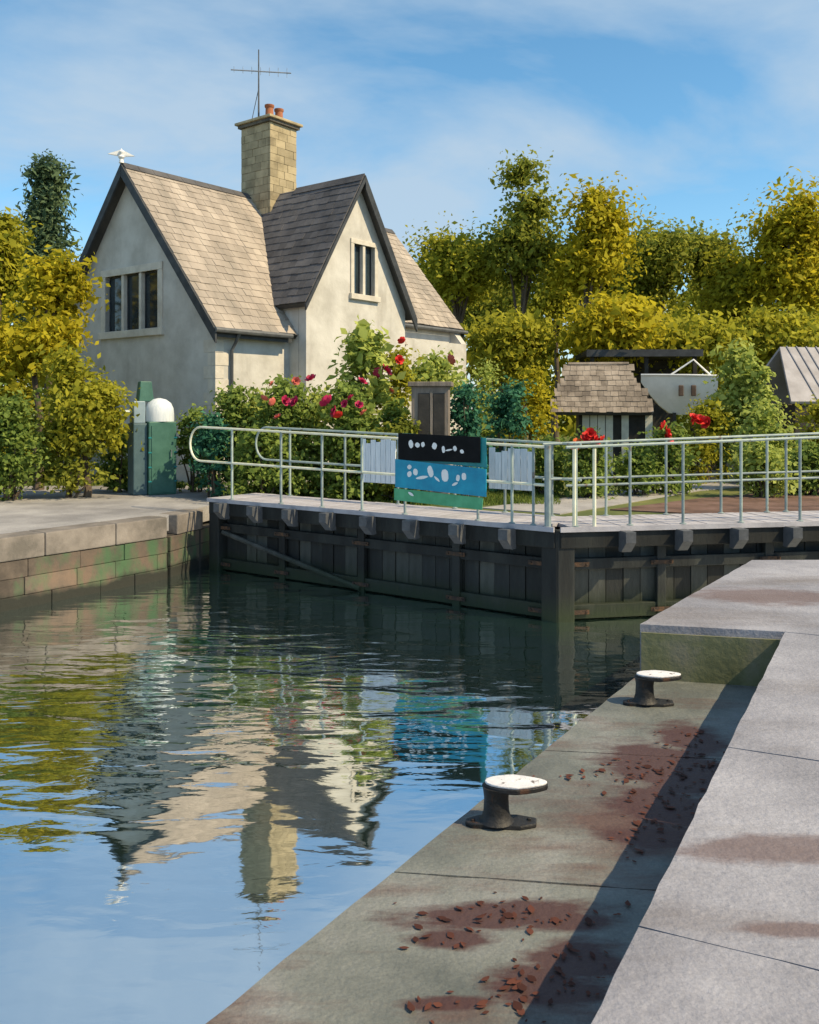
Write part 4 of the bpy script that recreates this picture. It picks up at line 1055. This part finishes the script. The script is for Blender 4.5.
tp = obj('tap_arm', MB().tube([(-.32, .0, 1.86), (-.75, -.1, 1.86), (-.95, -.15, 1.84)], .045, 8), M['lant'], kt, smooth=True)
obj('tap_head', MB().lathe([(.09, 0), (.09, .05), (.05, .10), (.05, .26)], (-.72, -.1, 1.9), 10), M['lant'], tp, smooth=True)

# wooden cabinet behind the boards
wb = PD(431, HZ, 19.0); 
wt = thing('wooden_cabinet', 'silvery wooden cabinet with two dark door panels behind the black board', 'cabinet', (wb.x, 19.0, GZ - .05), R(-6))
obj('body', MB().box((0, 0, 1.22), (.78, .5, 2.44)), M['cab'], wt, bevel=.015)
for x in (-.13, .19): obj('door_panel', MB().box((x, -.26, 1.3), (.24, .03, 2.0)), M['cabd'], wt, bevel=.01)
obj('roof', MB().box((0, 0, 2.49), (.92, .64, .1)), M['cab'], wt, bevel=.015)
obj('stile', MB().box((.03, -.262, 1.3), (.05, .035, 2.1)), M['cab'], wt)
obj('knob', MB().lathe([(.02, 0), (.025, .02), (.0, .03)], (.1, -.29, 1.3), 8), M['iron'], wt)

# ------------------------------------------------------------------ garden hut
hd = 25.5; hb = PD(606, HZ, hd)
ht = thing('garden_hut', 'small garden hut with a grey shingle roof and white slatted front', 'hut', (hb.x, hd, GZ - .05), R(-8))
zr, ze = EYE - (363 - HZ) / FPX * hd - GZ + .05, EYE - (413 - HZ) / FPX * hd - GZ + .05
obj('wall', MB().box((.25, 1.1, ze / 2 + .05), (2.0, 1.7, ze + .1)), M['hutdark'], ht)
for i in range(9):
    if i in (4, 6, 7): continue
    obj('board', MB().box((-.55 + .22 * i, .22, ze / 2 - .02), (.2, .03, ze - .1)), M['hutwhite'], ht)
rf = obj('roof', MB().slab([(-1.55, -.1, ze), (1.3, -.1, ze), (.72, 1.1, zr), (-1.0, 1.1, zr)], [], (0, .05, -.06)), M['rooffelt'], ht)
sl = slates(MB(), (-1.55, -.1, ze), (1, 0, 0), (0, 1.2, zr - ze), 2.85, math.hypot(1.2, zr - ze), w=.2, e=.2, seed=9,
            keep=lambda u, v: .55 * v / 1.8 - .02 < u < 2.87 - .6 * v / 1.8)
tag(obj('shingles', sl, M['thatch'], rf, recalc=False), kind='stuff')
rf2 = obj('roof', MB().slab([(-1.55, 2.3, ze), (1.3, 2.3, ze), (.72, 1.1, zr), (-1.0, 1.1, zr)], [], (0, -.05, -.06)), M['thatch'], ht)
obj('roof', MB().slab([(1.3, -.1, ze), (1.3, 2.3, ze), (.72, 1.1, zr)], [], (-.05, 0, -.05)), M['thatch'], ht)
obj('roof', MB().slab([(-1.55, -.1, ze), (-1.55, 2.3, ze), (-1.0, 1.1, zr)], [], (.05, 0, -.05)), M['thatch'], ht)
obj('ridge', MB().tube([(-1.02, 1.1, zr + .03), (.74, 1.1, zr + .03)], .06, 6), M['thatch'], ht)

# boat shelter: flat dark roof on posts
sd_ = 32.0; sb = PD(638, HZ, sd_)
st = thing('boat_shelter', 'dark open timber shelter with a flat roof behind the garden hut', 'shelter', (sb.x, sd_, GZ - .05), R(-3))
zs = EYE - (353 - HZ) / FPX * sd_ - GZ
obj('roof', MB().box((0, .6, zs), (3.9, 3.4, .18)), M['hutdark'], st, bevel=.02)
obj('fascia', MB().box((0, -1.12, zs - .02), (3.95, .05, .24)), M['barge'], st)
obj('rear_wall', MB().box((0, 2.0, zs / 2 - .05), (3.6, .1, zs - .1)), M['hutdark'], st)
for x in (-1.75, 0.1, 1.75): obj('post', MB().box((x, -.9, zs / 2 - .05), (.13, .13, zs - .1)), M['hutdark'], st)

# white boat ashore
bd = 28.6; bb = PD(678, HZ, bd)
bt = thing('boat', 'white boat with brown windows laid up in front of the dark shelter', 'boat', (bb.x, bd, GZ - .05), R(-6))
secs = []
zk = EYE - (413 - HZ) / FPX * bd - GZ; zg = EYE - (375 - HZ) / FPX * bd - GZ
for i in range(9):
    q = i / 8; x = -1.15 + 2.25 * q
    hw = .62 * min(1, (q * 1.5 + .02)) ** .7; kz = zk + (zg - zk) * .85 * max(0, 1 - q * 2.3) ** 1.5
    g_ = zg + .06 * (1 - q)
    secs.append([(x - .0, -hw, g_), (x, -hw * .8, (g_ + kz) / 2), (x, -.02 - hw * .25, kz), (x, hw * .25 + .02, kz), (x, hw * .8, (g_ + kz) / 2), (x, hw, g_)])
mb = MB(); vs = [p for s_ in secs for p in s_]; fs = []
for i in range(8):
    for k in range(5): fs.append((i * 6 + k, i * 6 + k + 1, (i + 1) * 6 + k + 1, (i + 1) * 6 + k))
    fs.append((i * 6 + 5, i * 6, (i + 1) * 6, (i + 1) * 6 + 5))
fs += [tuple(range(6)), tuple(48 + k for k in range(6))]
mb.add(vs, fs); obj('hull', mb, M['hull'], bt, smooth=True)
obj('gunwale', MB().tube([(s_[0][0], s_[0][1] - .01, s_[0][2]) for s_ in secs], .035, 6), M['white'], bt, smooth=True)
for x in (-.02, .36): obj('window', MB().box((x, -.60, (zg * .62 + zk * .38)), (.15, .06, .34)), M['brown'], bt, bevel=.02)
obj('mast_frame', MB().tube([(-.35, -.3, zg), (.42, -.3, zg + .52), (.95, -.3, zg + .02)], .03, 6), M['white'], bt)
for x in (-.2, .7):
    obj('cradle', MB().slab([(x, -.5, 0), (x, .5, 0), (x, .22, zk + .06), (x, -.22, zk + .06)], [], (.1, 0, 0)), M['hutdark'], bt)

# shed at the right edge
gd_ = 26.5; gb_ = PD(824, HZ, gd_)
gs = thing('shed', 'dark shed with a lilac grey sheet roof at the right edge', 'shed', (gb_.x, gd_, GZ - .05), R(12))
obj('wall', MB().box((.35, .9, 1.05), (2.6, 1.8, 2.1)), M['hutdark'], gs)
obj('roof', MB().slab([(-1.15, -.1, 2.2), (2.0, -.1, 2.2), (2.0, 1.4, 3.9), (-.5, 1.4, 3.9)], [], (0, .04, -.06)), M['greyroof'], gs)
for i in range(2, 9):
    x = -.95 + .34 * i
    obj('seam', MB().tube([(x, -.11, 2.22), (x + .25 * (1 if i < 2 else .0), 1.39, 3.92)], .022, 5), M['greyroof'], gs)
obj('roof', MB().slab([(-1.15, 2.6, 2.2), (2.0, 2.6, 2.2), (2.0, 1.4, 3.9), (-.5, 1.4, 3.9)], [], (0, -.04, -.06)), M['greyroof'], gs)

# stone steps
sp = PZ(706, 480, GZ)
stp = thing('garden_steps', 'pale stone garden steps behind the right railing', 'steps', sp, R(-14))
for i in range(4):
    obj('step', MB().box((-.1 + .12 * i, .3 * i, .06 + .13 * i), (1.1 - .1 * i, .45, .12)), M['stepst'], stp, bevel=.015)
obj('side_stone', MB().box((.62, .45, .22), (.22, 1.1, .5)), M['stepst'], stp, bevel=.03)

# ------------------------------------------------------------------ fallen leaves
def litter(name, label, patches, z, seed):
    r = np.random.default_rng(seed); mb = MB()
    prof = ((-.5, 0), (-.28, .2), (.02, .3), (.3, .17), (.52, 0), (.3, -.15), (.02, -.28), (-.28, -.21))
    for (x, y, sx, sy, n) in patches:
        for i in range(n):
            px, py = x + r.normal() * sx, y + r.normal() * sy
            p = PZ(px, py, z); L_ = .022 + .05 * r.random() ** 2; a_ = r.uniform(0, 6.3); cu = r.uniform(-.12, .3); asp = r.uniform(.6, 1.15); tl = r.normal() * .12
            vs = []
            for u, v in prof:
                v2 = v * asp; h = .006 + L_ * (cu * (u * u + v2 * v2) * 1.6 + tl * v2 + .06)
                vs.append((p.x + L_ * (u * math.cos(a_) - v2 * math.sin(a_)), p.y + L_ * (u * math.sin(a_) + v2 * math.cos(a_)), z + max(.002, h)))
            mb.add(vs, [tuple(range(8))])
    me = mb.mesh(name); me.materials.append(M['litter'])
    return tag(obj(name, me, None), label, 'leaves', kind='stuff')
litter('fallen_leaves', 'drifts of red-brown fallen leaves on the ledge', [(690, 750, 20, 13.1, 36), (665, 770, 38, 8.7, 58), (630, 776, 36, 5.8, 33), (676, 800, 28, 13.1, 41), (655, 830, 25, 11.7, 19), (640, 850, 22, 5.8, 9),
       (500, 915, 58, 7.3, 29), (560, 918, 34, 4.4, 13), (455, 938, 28, 5.8, 11), (545, 985, 38, 13.1, 26), (575, 965, 31, 14.5, 19), (455, 1003, 28, 4.4, 8), (530, 1010, 41, 7.3, 12)], LZ, 8)
